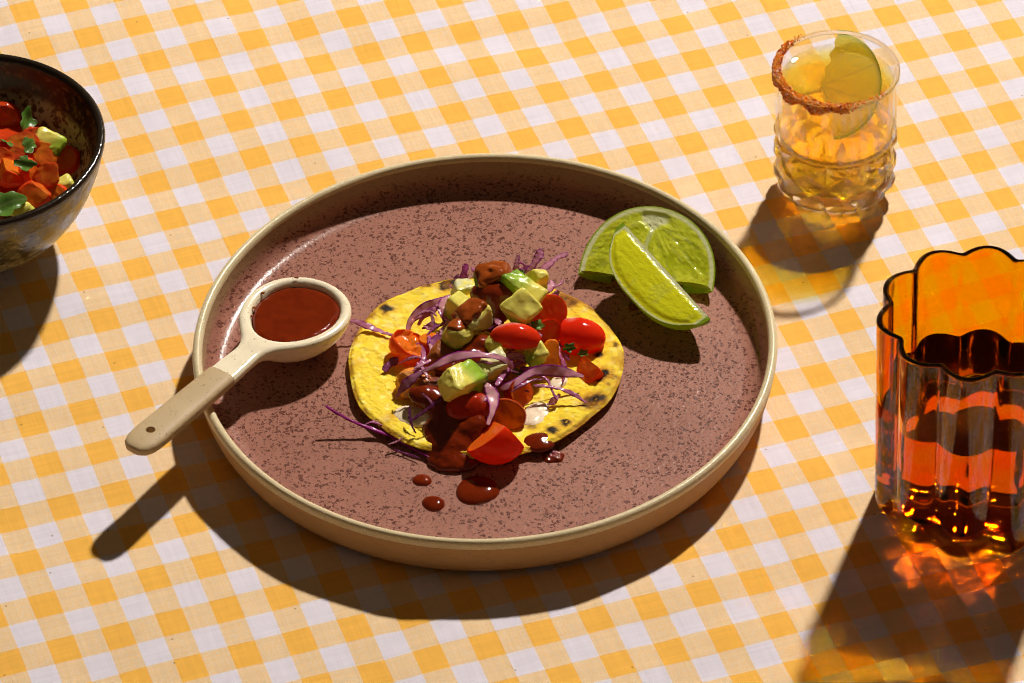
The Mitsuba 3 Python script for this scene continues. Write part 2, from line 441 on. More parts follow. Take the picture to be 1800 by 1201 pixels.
def lime_piece(name, label, group, M, C, A, R, phi0, phi1, flesh, cut=None, nseg=4.6, seed=0, trim=None):
    """A wedge of a lime: the lime's axis is local x (half length A), its radius R; the wedge spans the angles phi0..phi1 (degrees) about x.
    Faces, rind and core in one skin; colour follows how deep a point lies in the fruit."""
    na, nr_, nx = 64, 40, 120
    ph = np.radians(np.linspace(phi0, phi1, na))
    xs = np.sin(np.linspace(-np.pi / 2, np.pi / 2, nx))
    prof = np.sqrt(np.clip(1 - np.abs(xs) ** 2.7, 0, 1)) * R
    nip = 0.06 * np.exp(-((np.abs(xs) - 1) / 0.06) ** 2)
    X = (xs * (1 + nip)) * A
    verts, faces, cols = [], [], []

    def sheet(P, c, flip=False):
        o = sum(len(v) for v in verts)
        f = grid_faces(P.shape[0], P.shape[1], False)
        verts.append(P.reshape(-1, 3)); cols.append(c.reshape(-1, 3)); faces.append((f[:, ::-1] if flip else f) + o)
    # rind
    PX = np.repeat(X[:, None], na, 1)
    PR = np.repeat(prof[:, None], na, 1)
    P = np.stack([PX, PR * np.cos(ph), PR * np.sin(ph)], -1)
    pores = 0.00022 * (nz(P, 900, seed + 3) - 0.5) + 0.0007 * (nz(P, 160, seed + 4) - 0.5)
    P = P * (1 + pores / R)[..., None]
    c = lerp(LIME_SKIN, [0.34, 0.44, 0.03], nz(P, 90, seed))
    sheet(P, c)
    # the two cut faces
    for a_, fl in ((phi0, False), (phi1, True)):
        s = np.linspace(0, 1, nr_)
        PX = np.repeat(X[:, None], nr_, 1)
        rad = prof[:, None] * s[None]
        an = math.radians(a_)
        Pf = np.stack([PX, rad * math.cos(an), rad * math.sin(an)], -1)
        d = (prof[:, None] - rad) * 1000 + 0 * PX                     # depth below the rind, mm
        edge_end = (A - np.abs(PX)) * 1000
        depth = np.minimum(d, edge_end * 0.75 + 0.2)
        core = rad * 1000
        g = np.abs(PX / A)
        w = nz(np.stack([PX * 140, rad * 1400, rad * 0 + a_], -1), 1, seed + 5) * 0.6 + 0.4 * nz(Pf, 700, seed + 6)
        cf = lerp(flesh, np.array(flesh) * 1.35 + 0.01, w)
        cf = lerp(cf, LIME_MEMB, 0.25 * ss(0.62, 0.72, nz(np.stack([PX * 420, rad * 110, rad * 0 + a_], -1), 1, seed + 8)))
        cf = lerp(cf, LIME_PITH, 1 - ss(0.7, 1.5, depth + 0.8 * (w - 0.5)))
        cf = lerp(cf, [0.80, 0.80, 0.50], (1 - ss(0.8, 2.6, core + 1.6 * (w - 0.5) + 1.2 * (nz(np.stack([PX * 130, PX * 0, PX * 0], -1), 1, seed + 9) - .5))))
        cf = lerp(cf, LIME_SKIN, 1 - ss(0.15, 0.5, depth))
        nrm = np.array([0, -math.sin(an), math.cos(an)]) * (1 if fl else -1)
        puff = 0.0007 * ss(1.6, 4.5, depth) * ss(1.0, 3.0, core) + 0.00045 * (w - 0.5) * ss(1.5, 3.0, depth)
        Pf = Pf + nrm * puff[..., None]
        sheet(Pf, cf, not fl)
    v, f, cc = np.vstack(verts), np.vstack(faces), np.vstack(cols)
    t = trimesh.Trimesh(v @ M.T + C, f, process=False)
    return put(name, t, 'm_lime', smooth=True, color=np.clip(cc, 0, 1), label=label, cat='lime', group=group)


def frame(x, up):
    """Rotation whose local x is x and whose local y lies as near to up as it can."""
    x = np.asarray(x, float) / np.linalg.norm(x)
    up = np.asarray(up, float)
    y = up - x * (up @ x)
    y /= np.linalg.norm(y)
    return np.stack([x, y, np.cross(x, y)], 1)


# the half slab that leans back on the rim: a lens-shaped face seen flat on, its straight cut at the bottom
def lime_half():
    nr_, na = 44, 150
    L, Rr = at(1016, 482, 0.0137), at(1253, 512, 0.0135)
    mid = (L + Rr) / 2
    ex_ = (Rr - L) / np.linalg.norm(Rr - L)
    back = np.cross([0, 0, 1.0], ex_)                        # horizontal, away from the camera
    lean = math.radians(22)
    ey_ = back * math.cos(lean) + np.array([0, 0, 1.0]) * math.sin(lean)
    en_ = np.cross(ex_, ey_)                                 # towards the camera and up
    hw = np.linalg.norm(Rr - L) / 2
    Hh = 0.0388
    a = np.linspace(0, np.pi, na)
    ox, oy = hw * np.cos(a) * (1 + 0.05 * np.sin(a)), Hh * np.sin(a) ** 0.92
    oy = oy * (1 - 0.04 * np.cos(a))
    org = np.array([0, 0.010])
    s = np.linspace(0, 1, nr_)
    base_y = 0.0016 * np.sin(np.linspace(0, 9, na)) + 0.0032 * (1 - (np.cos(a)) ** 2)
    verts, faces, cols = [], [], []

    def sheet(P, c, flip=False):
        o = sum(len(v) for v in verts)
        f = grid_faces(P.shape[0], P.shape[1], False)
        verts.append(P.reshape(-1, 3)); cols.append(c.reshape(-1, 3)); faces.append((f[:, ::-1] if flip else f) + o)
    # face: from the straight bottom edge (s=0) up to the rind (s=1)
    X = ox[None] * (0.97 + 0.03 * s[:, None])
    B = (base_y[None] * 1.0) * np.ones((nr_, 1))
    Y = B * (1 - s[:, None]) + oy[None] * s[:, None]
    dr_ = np.minimum(np.hypot(X - 0, 0 * Y) * 0 + np.minimum.reduce([np.hypot(X - ox[j], Y - oy[j]) for j in range(na)]), 1) * 1000
    core = np.array([-0.0015, 0.0303])
    ang = np.arctan2(Y - core[1], X - core[0])
    rc = np.hypot(X - core[0], Y - core[1]) * 1000
    q = np.stack([np.cos(ang) * 5 + 20, np.sin(ang) * 5, rc * 0.12], -1)
    w = nz(np.stack([ang * 13, rc * 0.16, rc * 0], -1), 1, 21) * 0.7 + 0.3 * nz(np.stack([X, Y, X * 0], -1), 900, 22)
    c = lerp([0.50, 0.55, 0.012], [0.86, 0.87, 0.07], ss(0.3, 0.72, w))
    c = lerp(c, [0.56, 0.60, 0.16], 0.6 * ss(0.64, 0.72, nz(np.stack([ang * 17 + 3, rc * 0.22, rc * 0], -1), 1, 23)))
    # membrane between the two segments and the pale core under the rind
    mem = np.abs(X - (-0.0015 - 0.18 * (0.027 - Y))) * 1000
    c = lerp(c, [0.66, 0.68, 0.34], (1 - ss(0.5, 1.3, mem)) * 0.8)
    cd = (np.hypot((X - core[0]) / (1.15 + 26 * np.clip(Y - .0255, 0, 1)), (Y - core[1] - 0.002) / 1.1) + .35 * np.abs(X - core[0]) * (Y < core[1])) * 1000 + 2.2 * (nz(np.stack([X, Y, X * 0], -1), 260, 27) - .5)
    c = lerp(c, [0.86, 0.85, 0.50], 1 - ss(3.4, 5.6, cd + 1.5 * (w - 0.5)))
    c = lerp(c, LIME_PITH, 1 - ss(2.0, 3.1, dr_ + 1.2 * (w - 0.5)))
    c = lerp(c, [0.36, 0.48, 0.025], 1 - ss(0.5, 1.0, dr_))
    relief = 0.0018 * (w - 0.5) * ss(2.6, 4.5, dr_) - 0.0009 * (1 - ss(4.0, 6.5, cd)) * ss(2.5, 4, dr_)
    P = mid + X[..., None] * ex_ + Y[..., None] * ey_ + relief[..., None] * en_
    sheet(P, c)
    # rind: from the front edge back along the fruit, closing in
    D = 0.0058
    k = np.linspace(0, 1, 30)
    sh = np.sqrt(1 - (0.93 * k) ** 2)
    RX = ox[None] * (0.25 + 0.75 * sh[:, None])
    RY = (oy[None] - 0.010) * sh[:, None] + 0.010
    RY = np.where(oy[None] < 0.010, oy[None] + 0 * RY, RY)
    PR = mid + RX[..., None] * ex_ + RY[..., None] * ey_ - (k[:, None, None] * D) * en_
    PR = PR + (0.0006 * (nz(PR, 500, 31) - 0.5))[..., None] * (ey_ * 0.7 + en_ * 0.3)
    cr_ = lerp(LIME_SKIN, [0.36, 0.46, 0.03], nz(PR, 120, 32))
    sheet(PR, cr_)
    # underside: from the bottom edge of the face to the bottom of the rind
    k2 = np.linspace(0, 1, 12)[:, None, None]
    PB = P[0][None] * (1 - k2) + (mid + (RX[-1][:, None] * ex_ + (RY[-1] * 0 + 0.004)[:, None] * ey_ - D * en_))[None] * k2
    sheet(PB, np.zeros(PB.shape) + np.array([0.35, 0.4, 0.04]), True)
    PE = PR[-1][None] * (1 - k2) + PB[-1][None] * k2
    sheet(PE, np.zeros(PE.shape) + np.array(LIME_SKIN), False)
    v, f, cc = np.vstack(verts), np.vstack(faces), np.vstack(cols)
    put('lime_wedge', trimesh.Trimesh(v, f, process=False), 'm_lime', color=np.clip(cc, 0, 1),
        label='larger lime wedge standing with its white core facing forward, leaning on the plate rim', cat='lime')


lime_half()
P1, P2 = at(1099, 396, 0.0365), at(1244, 556, 0.0235)
ctr = (P1 + P2) / 2
_x = (P2 - P1) / np.linalg.norm(P2 - P1)
_p = np.cross(_x, FW)
_p = _p if _p @ RT < 0 else -_p                             # across the ridge, to the lower left of the picture
lime_piece('lime_wedge', 'slim lime wedge propped slantwise across the larger wedge, bright cut face to the left', None,
           frame(_x, _p * math.cos(.20) - FW * math.sin(.20)), ctr, np.linalg.norm(P2 - P1) / 2, 0.0205, 0, 74, [0.76, 0.74, 0.016], seed=2)

# ------------------------------------------------------------------ toppings
AV_Y, AV_G, AV_D = [0.88, 0.78, 0.15], [0.42, 0.58, 0.05], [0.115, 0.245, 0.022]


def chunk_mesh(dims, jitter, r, seed, edge=0.0011, taper=(1, 1)):
    g = np.random.default_rng(seed)
    h = np.array(dims) / 2000 - r
    balls = []
    for sx in (-1, 1):
        for sy in (-1, 1):
            for sz in (-1, 1):
                c = np.array([sx, sy, sz]) * h
                if sz > 0: c[:2] *= taper
                c += (g.random(3) - 0.5) * jitter / 1000
                balls.append(m3.Manifold.sphere(r, 12).translate(c.tolist()))
    t = tomesh(m3.Manifold.batch_hull(balls), edge)
    trimesh.smoothing.filter_taubin(t, iterations=4)
    return t


def coat(t, label, where, thick, lo, hi, seed, axis=None):
    """Sauce on a piece: the piece's own skin pushed out where the field where(p, n) passes lo..hi, sunk elsewhere."""
    n_ = normals_of(t.vertices, t.faces)
    w = ss(lo, hi, where(t.vertices, n_) + 0.35 * (nz(t.vertices, 260, seed) - 0.5))
    v = t.vertices + n_ * ((w * thick - 0.0004 * (1 - w)) * (0.8 + 0.5 * nz(t.vertices, 350, seed + 1)))[:, None]
    tm = trimesh.Trimesh(v, t.faces, process=False)
    trimesh.smoothing.filter_taubin(tm, iterations=6)
    return put('chili_sauce', tm, 'm_sauce_thin', label=label, cat='sauce')


def avocado(px, py, z, dims, eul, label, seed, gdir=(0.3, 0.2, -0.9), jitter=3.2, r=0.0014, taper=(1, 1), green=0.55, pale=0.0):
    t = chunk_mesh(dims, jitter, r, seed, taper=taper)
    loc = t.vertices.copy()
    wobble(t, 0.0007, 300, seed)
    wobble(t, 0.00025, 900, seed + 1)
    s = loc @ (np.asarray(gdir) / np.linalg.norm(gdir)) / (max(dims) / 2000)
    s = s + 0.35 * (nz(loc, 160, seed) - 0.5)
    c = lerp(AV_Y, AV_G, ss(-0.35, 0.45, s) * (green + 0.45))
    c = lerp(c, AV_D, ss(0.75, 1.1, s) * 0.8)
    c = lerp(c, [0.80, 0.72, 0.26], 0.3 * ss(0.5, 0.7, nz(loc, 330, seed + 2)))
    if pale: c = lerp(c, [0.66, 0.66, 0.50], pale * ss(0.35, 0.6, nz(loc, 150, seed + 5)))
    t.vertices = t.vertices @ euler(*eul).T + at(px, py, z)
    put('avocado_piece', t, 'm_avocado', color=np.clip(c, 0, 1), label=label, cat='avocado')
    return t


TOM_SKIN, TOM_FLESH, TOM_JELLY = [0.70, 0.028, 0.007], [0.85, 0.115, 0.014], [0.72, 0.24, 0.018]


def tomato(px, py, z, axes, eul, label, seed, cuts=(), skin=TOM_SKIN, flesh=TOM_FLESH, jelly=0.4, hollow=0, bumpy=0.0004, milk=None):
    """A piece of a tomato: an ellipsoid (half axes in mm) trimmed by planes (normal, offset in mm); what the planes cut shows flesh."""
    a = np.array(axes) / 1000
    man = m3.Manifold.sphere(1.0, 56).scale(a.tolist())
    for nrm, off in cuts:
        man = man.trim_by_plane([-x for x in nrm], -off / 1000)
    t = tomesh(man, 0.0013)
    trimesh.smoothing.filter_taubin(t, iterations=6)
    loc = t.vertices.copy()
    q = np.sqrt(((loc / a) ** 2).sum(1))
    inside = 1 - ss(0.93, 0.985, q)
    n_ = normals_of(t.vertices, t.faces)
    if hollow:
        t.vertices = t.vertices - n_ * (hollow * inside * ss(0.35, 0.7, nz(loc, 240, seed + 9)))[:, None]
    wobble(t, bumpy, 330, seed)
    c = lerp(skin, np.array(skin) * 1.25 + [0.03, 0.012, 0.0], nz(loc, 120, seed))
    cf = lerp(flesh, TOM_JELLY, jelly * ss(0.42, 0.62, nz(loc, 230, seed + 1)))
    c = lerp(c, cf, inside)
    if milk:                                               # a thin film of cream smeared on one side
        m_ = ss(milk[3], milk[3] + .22, normals_of(loc, t.faces) @ (np.array(milk[:3]) / np.linalg.norm(milk[:3])) + .5 * (nz(loc, 210, seed + 4) - .5))
        c = lerp(c, [.86, .50, .42], .75 * m_)
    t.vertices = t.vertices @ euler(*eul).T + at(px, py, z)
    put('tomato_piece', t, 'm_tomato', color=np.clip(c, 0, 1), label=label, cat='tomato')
    return t


av = {}
av['A12'] = avocado(862, 646, .0225, (12, 10, 10), (15, 10, 30), 'greyish green avocado cube smeared with cream behind the yellow front cube', 12, pale=.6, green=.8)
av['A1'] = avocado(917, 544, .0300, (13.5, 12.5, 12.5), (24, -16, 40), 'biggest clean avocado cube facing forward, pale yellow top, right of the sauce', 1, gdir=(-.5, -.3, -.8))
av['A2'] = avocado(919, 512, .0300, (19, 9.5, 10), (10, 22, -38), 'long green avocado piece lying behind the biggest cube', 2, gdir=(-.9, .1, .1), green=.7)
av['A3'] = avocado(943, 490, .0255, (11, 11, 12), (20, 10, 20), 'pointed avocado piece at the right rear of the heap', 3, gdir=(.3, -.2, -.9), taper=(.25, .3))
av['A4'] = avocado(864, 499, .0285, (14, 12, 12), (5, -8, 15), 'avocado cube at the very top of the heap under the sauce', 4, gdir=(-.8, -.5, 0), green=.85, r=.003)
av['A5'] = avocado(815, 506, .0210, (10, 8, 7), (0, 10, 20), 'small pale green avocado piece smeared with cream at the left rear', 5, pale=.8, green=.9)
av['A6'] = avocado(804, 539, .0235, (10, 10, 11.5), (18, 8, 50), 'yellow avocado cube at the left edge of the heap below the cream smeared piece', 6)
av['A7'] = avocado(836, 559, .0280, (14, 12, 12.5), (15, -10, 35), 'avocado cube capped with orange red sauce in the middle of the heap', 7, gdir=(.2, .3, -.9), pale=.35, r=.003)
av['A8'] = avocado(804, 589, .0265, (12, 12, 12), (20, 12, 60), 'rounded avocado lump glazed brown with sauce, left of the middle', 8, r=.0042, jitter=1.5, green=.7)
av['A9'] = avocado(870, 610, .0235, (9.5, 9, 9), (30, 5, 48), 'small avocado cube just below the glossy tomato half', 9, taper=(.45, .6))
av['A10'] = avocado(939, 625, .0195, (8.5, 9, 10), (12, -12, 24), 'avocado cube beside the orange tomato chunk at the right', 10, gdir=(-.7, -.4, -.2), green=.75)
av['A11'] = avocado(811, 668, .0275, (17.5, 12, 12), (24, 14, 38), 'yellow green avocado cube nearest the front of the heap', 11, gdir=(.9, .1, .2), jitter=5.5, green=.7)

tomato(724, 609, .0165, (10.5, 8.5, 8), (10, 8, -20), 'curled orange red tomato piece at the left side of the tortilla', 21, cuts=[((0.25, 0.35, 0.9), 2.0), ((0.9, 0.3, 0.2), 6.5)], skin=[.80, .10, .010], flesh=[.85, .20, .016], hollow=.0028, jelly=.3)
tomato(757, 601, .0150, (6, 5, 6), (20, 10, 30), 'small orange tomato scrap behind the curled piece', 22, cuts=[((0, .5, .9), 2.0)], skin=[.80, .16, .012], flesh=[.82, .22, .016])
tomato(906, 595, .0265, (11.4, 6.6, 7.0), (-18, 3, -6), 'glossy cherry tomato half in the middle of the heap', 23, cuts=[((0.0, 0.25, -0.95), 1.0)], bumpy=.00012, milk=(-.45, .3, .85, .80))
tomato(1016, 592, .0155, (12.5, 8.6, 8.6), (0, 0, -10), 'large shiny cherry tomato half lying alone at the right of the heap', 24, cuts=[((-0.97, 0.05, -0.1), 6.6)], bumpy=.00008, skin=[.74, .022, .006], milk=(-.55, .35, .75, .82))
tomato(1039, 646, .0150, (8, 6.5, 8.5), (5, 10, 35), 'small red tomato wedge at the right edge of the tortilla', 25, cuts=[((0.8, 0.1, 0.55), 1.6), ((-0.8, 0.1, 0.5), 1.6), ((0, 0, -1), 4.5)], skin=[.78, .05, .008])
tomato(965, 553, .0185, (8, 8, 10), (10, 20, 30), 'tomato piece tucked behind the biggest avocado cube', 26, cuts=[((-0.5, -0.6, 0.6), 3.0)], flesh=[.68, .11, .02])
tomato(960, 590, .0170, (6.5, 5, 10), (12, 16, 20), 'red tomato strip standing between the two cherry tomato halves', 33, cuts=[((-0.2, -0.9, 0.3), 1.5)], flesh=[.60, .06, .01])
tomato(968, 624, .0165, (4.8, 5, 8.5), (0, 10, 10), 'orange amber tomato chunk right of an avocado cube', 27, cuts=[((-0.3, -0.9, 0.2), 2.0), ((.9, .2, .1), 2.6)], skin=[.75, .20, .015], flesh=[.76, .28, .025], jelly=.7)
tomato(870, 768, .0190, (14.0, 12.5, 12.0), (0, 0, 0), 'big red tomato wedge at the front hanging over the tortilla edge', 28, cuts=[((-0.60, 0.35, 0.72), 3.0), ((0.70, 0.55, 0.45), 5.5), ((0, 0, -1), 10.5)], bumpy=.00015, skin=[.80, .035, .006], flesh=[.85, .13, .012])
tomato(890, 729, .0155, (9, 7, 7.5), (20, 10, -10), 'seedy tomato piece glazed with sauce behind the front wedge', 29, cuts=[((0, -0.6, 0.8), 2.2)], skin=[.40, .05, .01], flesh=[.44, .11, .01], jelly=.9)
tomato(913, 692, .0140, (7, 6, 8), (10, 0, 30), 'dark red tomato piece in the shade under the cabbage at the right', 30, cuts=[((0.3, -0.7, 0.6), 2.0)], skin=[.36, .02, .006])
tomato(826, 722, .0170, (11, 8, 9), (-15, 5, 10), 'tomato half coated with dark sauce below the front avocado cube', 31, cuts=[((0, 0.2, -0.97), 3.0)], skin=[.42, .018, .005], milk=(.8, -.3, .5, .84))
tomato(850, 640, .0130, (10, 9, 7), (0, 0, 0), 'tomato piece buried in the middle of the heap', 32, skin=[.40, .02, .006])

# seasoned strip of meat, orange where the sauce does not cover it
t = chunk_mesh((35, 13, 10), 6.0, .0048, 41, edge=.0012)
loc = t.vertices.copy()
wobble(t, .0022, 170, 41)
wobble(t, .0008, 480, 48)
mc = lerp([.66, .17, .014], [.82, .32, .035], nz(loc, 200, 42))
mc = lerp(mc, [.17, .028, .006], ss(-.011, -.001, loc[:, 0] + .012 * (nz(loc, 160, 43) - .5)))
mc = lerp(mc, [.85, .55, .30], .25 * ss(.66, .76, nz(loc, 170, 44)) * ss(.0, -.008, loc[:, 0]))
t.vertices = t.vertices @ euler(8, -4, -22).T + at(757, 686, .0158)
put('meat_strip', t, 'm_meat', color=np.clip(mc, 0, 1), label='strip of orange seasoned meat at the left of the heap, half under sauce', cat='meat')
t2 = chunk_mesh((24, 13, 11), 4.0, .004, 45, edge=.0012)
wobble(t2, .0012, 190, 46)
mc = lerp([.22, .04, .008], [.36, .10, .015], nz(t2.vertices, 200, 47))
t2.vertices = t2.vertices @ euler(0, 10, -35).T + at(795, 640, .0165)
put('meat_strip', t2, 'm_meat', color=mc, label='dark sauced piece of meat behind the front avocado cube', cat='meat')


# ------------------------------------------------------------------ sauce: coats on the pieces and a poured mass
up_ = lambda a, b: (lambda p, n_: n_[:, 2] * 1.0 + a * (p[:, 0] - p[:, 0].mean()) * 100 + b * (p[:, 1] - p[:, 1].mean()) * 100)
coat(av['A4'], 'red sauce capping the topmost avocado cube', (lambda p, n_: n_ @ np.array([.50, .0, .86])), .0022, .36, .56, 51)
coat(av['A7'], 'orange red sauce capping the avocado cube in the middle', (lambda p, n_: n_ @ np.array([-.45, .1, .89])), .0019, .58, .80, 52)
coat(av['A8'], 'thin brown sauce over the rounded avocado lump', (lambda p, n_: n_ @ np.array([-.1, .3, .95])), .0008, .62, .92, 53)


def ball_mass(balls, edge=.0013, k=.005, seed=0, rough=.0006, smooth=8):
    """A smooth union of ellipsoids (x, y, z, rx, ry, rz)."""
    b = np.array(balls, float)
    lo, hi = (b[:, :3] - b[:, 3:]).min(0) - .003, (b[:, :3] + b[:, 3:]).max(0) + .003

    def f(x, y, z):
        q = np.sqrt((((np.array([x, y, z]) - b[:, :3]) / b[:, 3:]) ** 2).sum(1))
        d = (q - 1) * b[:, 3:].min(1)
        return k * math.log(np.exp(-d / k).sum() + 1e-300)
    t_ = tomesh(m3.Manifold.level_set(f, [*lo, *hi], edge))
    trimesh.smoothing.filter_taubin(t_, iterations=smooth)
    wobble(t_, rough, 260, seed)
    return t_


def B(px, py, z, rx, ry, rz):
    return (*at(px, py, z), rx / 1000, ry / 1000, rz / 1000)


pour = ball_mass([B(868, 512, .0290, 7.5, 6, 4.5), B(878, 520, .028, 6, 5, 5), B(870, 540, .0235, 5.5, 5, 6), B(866, 566, .0195, 5, 5, 5), B(846, 520, .0265, 4.5, 3.6, 3.5)], k=.0016, seed=61, edge=.0012)
put('chili_sauce', pour, 'm_sauce', label='glossy red brown sauce poured down the rear middle of the heap between avocado cubes', cat='sauce')
mid = ball_mass([B(846, 604, .0225, 5.5, 4, 3.4), B(826, 612, .0205, 4.5, 4, 3.4), B(804, 634, .0210, 6, 4, 3.0), B(782, 650, .0212, 5.5, 4, 2.8), B(836, 632, .0205, 5, 4, 2.8)], k=.0016, seed=62, edge=.0012, rough=.0008)
put('chili_sauce', mid, 'm_sauce', label='glossy sauce in the hollow between the rounded avocado lump and the arched cabbage shred', cat='sauce')
low = ball_mass([B(745, 692, .0205, 7, 4, 2.6), B(770, 706, .0175, 8, 5, 3), B(792, 728, .0155, 6, 5, 3.2), B(800, 750, .0140, 6.5, 5, 3.2), B(778, 768, .0125, 5, 5, 2.8), B(797, 776, .0125, 6.5, 5, 3), B(800, 797, .0105, 7, 4.6, 2.2), B(832, 757, .0150, 5, 4, 3.2), B(785, 810, .0088, 5, 4, 1.4), B(812, 812, .0088, 6, 4, 1.5), B(762, 752, .0128, 3.5, 3, 1.4), B(842, 742, .0175, 4, 3, 2.4)], k=.0015, seed=63, edge=.0013, rough=.0010)
put('chili_sauce', low, 'm_sauce', label='thick dark sauce running down the front left of the heap onto the plate', cat='sauce')
edge_s = ball_mass([B(948, 783, .0115, 4, 3, 1.3), B(940, 776, .0118, 3, 2.5, 1.1), B(957, 772, .0116, 3, 2.5, 1.1)], k=.0012, seed=64, edge=.0009, rough=.0004)
put('chili_sauce', edge_s, 'm_sauce', label='thin orange smear of sauce on the front right edge of the tortilla', cat='sauce')


def drop(px, py, rx, ry, hgt, label, seed, lump=0.0, rot=0):
    n1, n2 = 26, 64
    s, t_ = np.meshgrid(np.linspace(0, 1, n1), np.arange(n2) * 2 * np.pi / n2, indexing='ij')
    o = 1 + .05 * np.sin(2 * t_ + seed) + .03 * np.sin(3 * t_ + 2 * seed) + lump * .1 * np.sin(5 * t_)
    x, y = s * rx * np.cos(t_) * o, s * ry * np.sin(t_) * o
    z = hgt * (1 - s ** 2.6) ** .62
    P = np.stack([x, y, z], -1).reshape(-1, 3) / 1000
    if lump: P[:, 2] *= 1 + lump * (nz(P, 600, seed) - .5) * 2
    P = P @ euler(0, 0, rot).T + at(px, py, FLOOR) + [0, 0, -.0001]
    return put('sauce_drop', (P, grid_faces(n1, n2)), 'm_sauce' if lump else 'm_sauce_still', label=label, cat='sauce drop')


drop(839, 863, 9.2, 9.6, 3.0, 'largest oval drop of sauce on the plate in front of the taco', 1)
drop(742, 845, 4.1, 4.0, 1.7, 'smallest sauce drop on the plate, farther back of the two at the left', 2)
drop(762, 886, 5.0, 4.9, 2.1, 'sauce drop nearest the front rim of the plate', 3)
drop(972, 803, 5.2, 4.2, 1.5, 'lumpy sauce spot on the plate just off the front right tortilla edge', 4, lump=.7)
drop(1114, 541, 2.6, 2.2, .7, 'tiny red drop on the plate under the slim lime wedge', 5)

for px_, py_, r1_, r2_, lab_ in [(447, 541, 1.0, .7, 'tiny sauce speck on the left rim of the spoon bowl'), (462, 515, .9, .6, 'tiny sauce speck on the upper left rim of the spoon bowl'), (443, 556, .7, .6, 'faint sauce dot on the spoon rim nearest the plate rim'), (521, 488, 1.2, .5, 'tiny sauce speck on the far rim of the spoon bowl')]:
    o_ = at(px_, py_, .0272)
    g_ = trimesh.creation.icosphere(2, 1.0)
    g_.vertices = g_.vertices * np.array([r1_, r2_, .35]) / 1000 + o_
    put('sauce_drop', wobble(g_, .00015, 900, 5), 'm_sauce_thin', label=lab_, cat='sauce drop')

# ------------------------------------------------------------------ cream
for balls, lab, sd in [([B(714, 728, .0118, 5.5, 5, 1.6), B(735, 738, .0118, 5.5, 4, 1.6), B(752, 735, .013, 4, 4, 2)], 'white cream under the meat at the front left of the tortilla', 71),
                       ([B(940, 728, .01015, 3.4, 3.0, .7), B(956, 743, .0101, 3.4, 1.8, .6), B(934, 740, .0104, 2.4, 1.6, .6), B(968, 752, .0102, 1.8, 1.4, .5), B(952, 713, .0103, 2.0, 1.2, .5)], 'thin smear of white cream on the front right of the tortilla', 72),
                       ([B(985, 668, .0106, 3.0, 2.4, .7), B(977, 681, .0104, 1.6, 1.6, .6)], 'small dab of cream under the cabbage at the right of the heap', 73)]:
    put('cream', ball_mass(balls, edge=.0009, k=.0010, seed=sd, rough=.0006 if sd in (71, 72, 73) else .0002, smooth=6), 'm_cream', label=lab, cat='cream')


# ------------------------------------------------------------------ red cabbage shreds
def shred(pts, width, label, seed, thick=.42, pale=.8, dark=0.0, twist=0.0, wave=.25, group=None):
    """A strip of cabbage along pixel points (px, py, z): pale inside with purple skins along its edges."""
    P = curve([at(*p) for p in pts], max(24, 10 * len(pts)))
    n1, n2 = len(P), 14
    tan = np.gradient(P, axis=0)
    tan /= np.linalg.norm(tan, axis=1, keepdims=True)
    g = np.random.default_rng(seed)
    ref = np.array([0, -.45, .9])                          # the flat side looks up and a little forward
    s = np.linspace(0, 1, n1)
    side = np.cross(tan, ref)
    side /= np.linalg.norm(side, axis=1, keepdims=True)
    nor = np.cross(side, tan)
    ang = np.radians(twist) * (s - .5) + wave * np.sin(s * (5 + 4 * g.random()) + 6 * g.random()) + np.radians(g.uniform(-25, 25))
    sd = side * np.cos(ang)[:, None] + nor * np.sin(ang)[:, None]
    nn = nor * np.cos(ang)[:, None] - side * np.sin(ang)[:, None]
    w = (.9 if width < 2.3 else 1.08) * width / 2000 * (np.sin(np.pi * np.clip(s * .92 + .04, 0, 1)) ** .5) * (1 + .25 * np.sin(s * 9 + 6 * g.random()))
    th = np.arange(n2) * 2 * np.pi / n2
    cx, cy = np.cos(th), np.sin(th)
    V = P[:, None] + sd[:, None] * (w[:, None] * cx)[..., None] + nn[:, None] * (thick / 2000 * (np.sign(cy) * np.abs(cy) ** .6) * np.ones_like(w)[:, None] + .00025 * np.sin(s * 40)[:, None] * (cx ** 2))[..., None]
    col = lerp([.74, .30, .42], [.86, .56, .54], nz(V, 420, seed))
    col = lerp([.42, .03, .29], col, np.float64(pale))
    e = ss(.60, .88, np.abs(cx))[None] * np.ones((n1, 1))
    c2 = lerp(col, [.29, .006, .215], e)
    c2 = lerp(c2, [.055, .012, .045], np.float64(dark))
    v = V.reshape(-1, 3)
    f = grid_faces(n1, n2)
    v = np.vstack([v, P[0], P[-1]])
    k_ = np.arange(n2)
    f = np.vstack([f, np.stack([k_ * 0 + len(v) - 2, (k_ + 1) % n2, k_], 1), np.stack([k_ * 0 + len(v) - 1, (n1 - 1) * n2 + k_, (n1 - 1) * n2 + (k_ + 1) % n2], 1)])
    cc = np.vstack([c2.reshape(-1, 3), c2[0, 0], c2[-1, 0]])
    tm = trimesh.Trimesh(v, f, process=False)
    if tm.volume < 0: tm.invert()
    put('cabbage_shred', tm, 'm_shred', color=np.clip(cc, 0, 1), label=label, cat='cabbage', group=group)


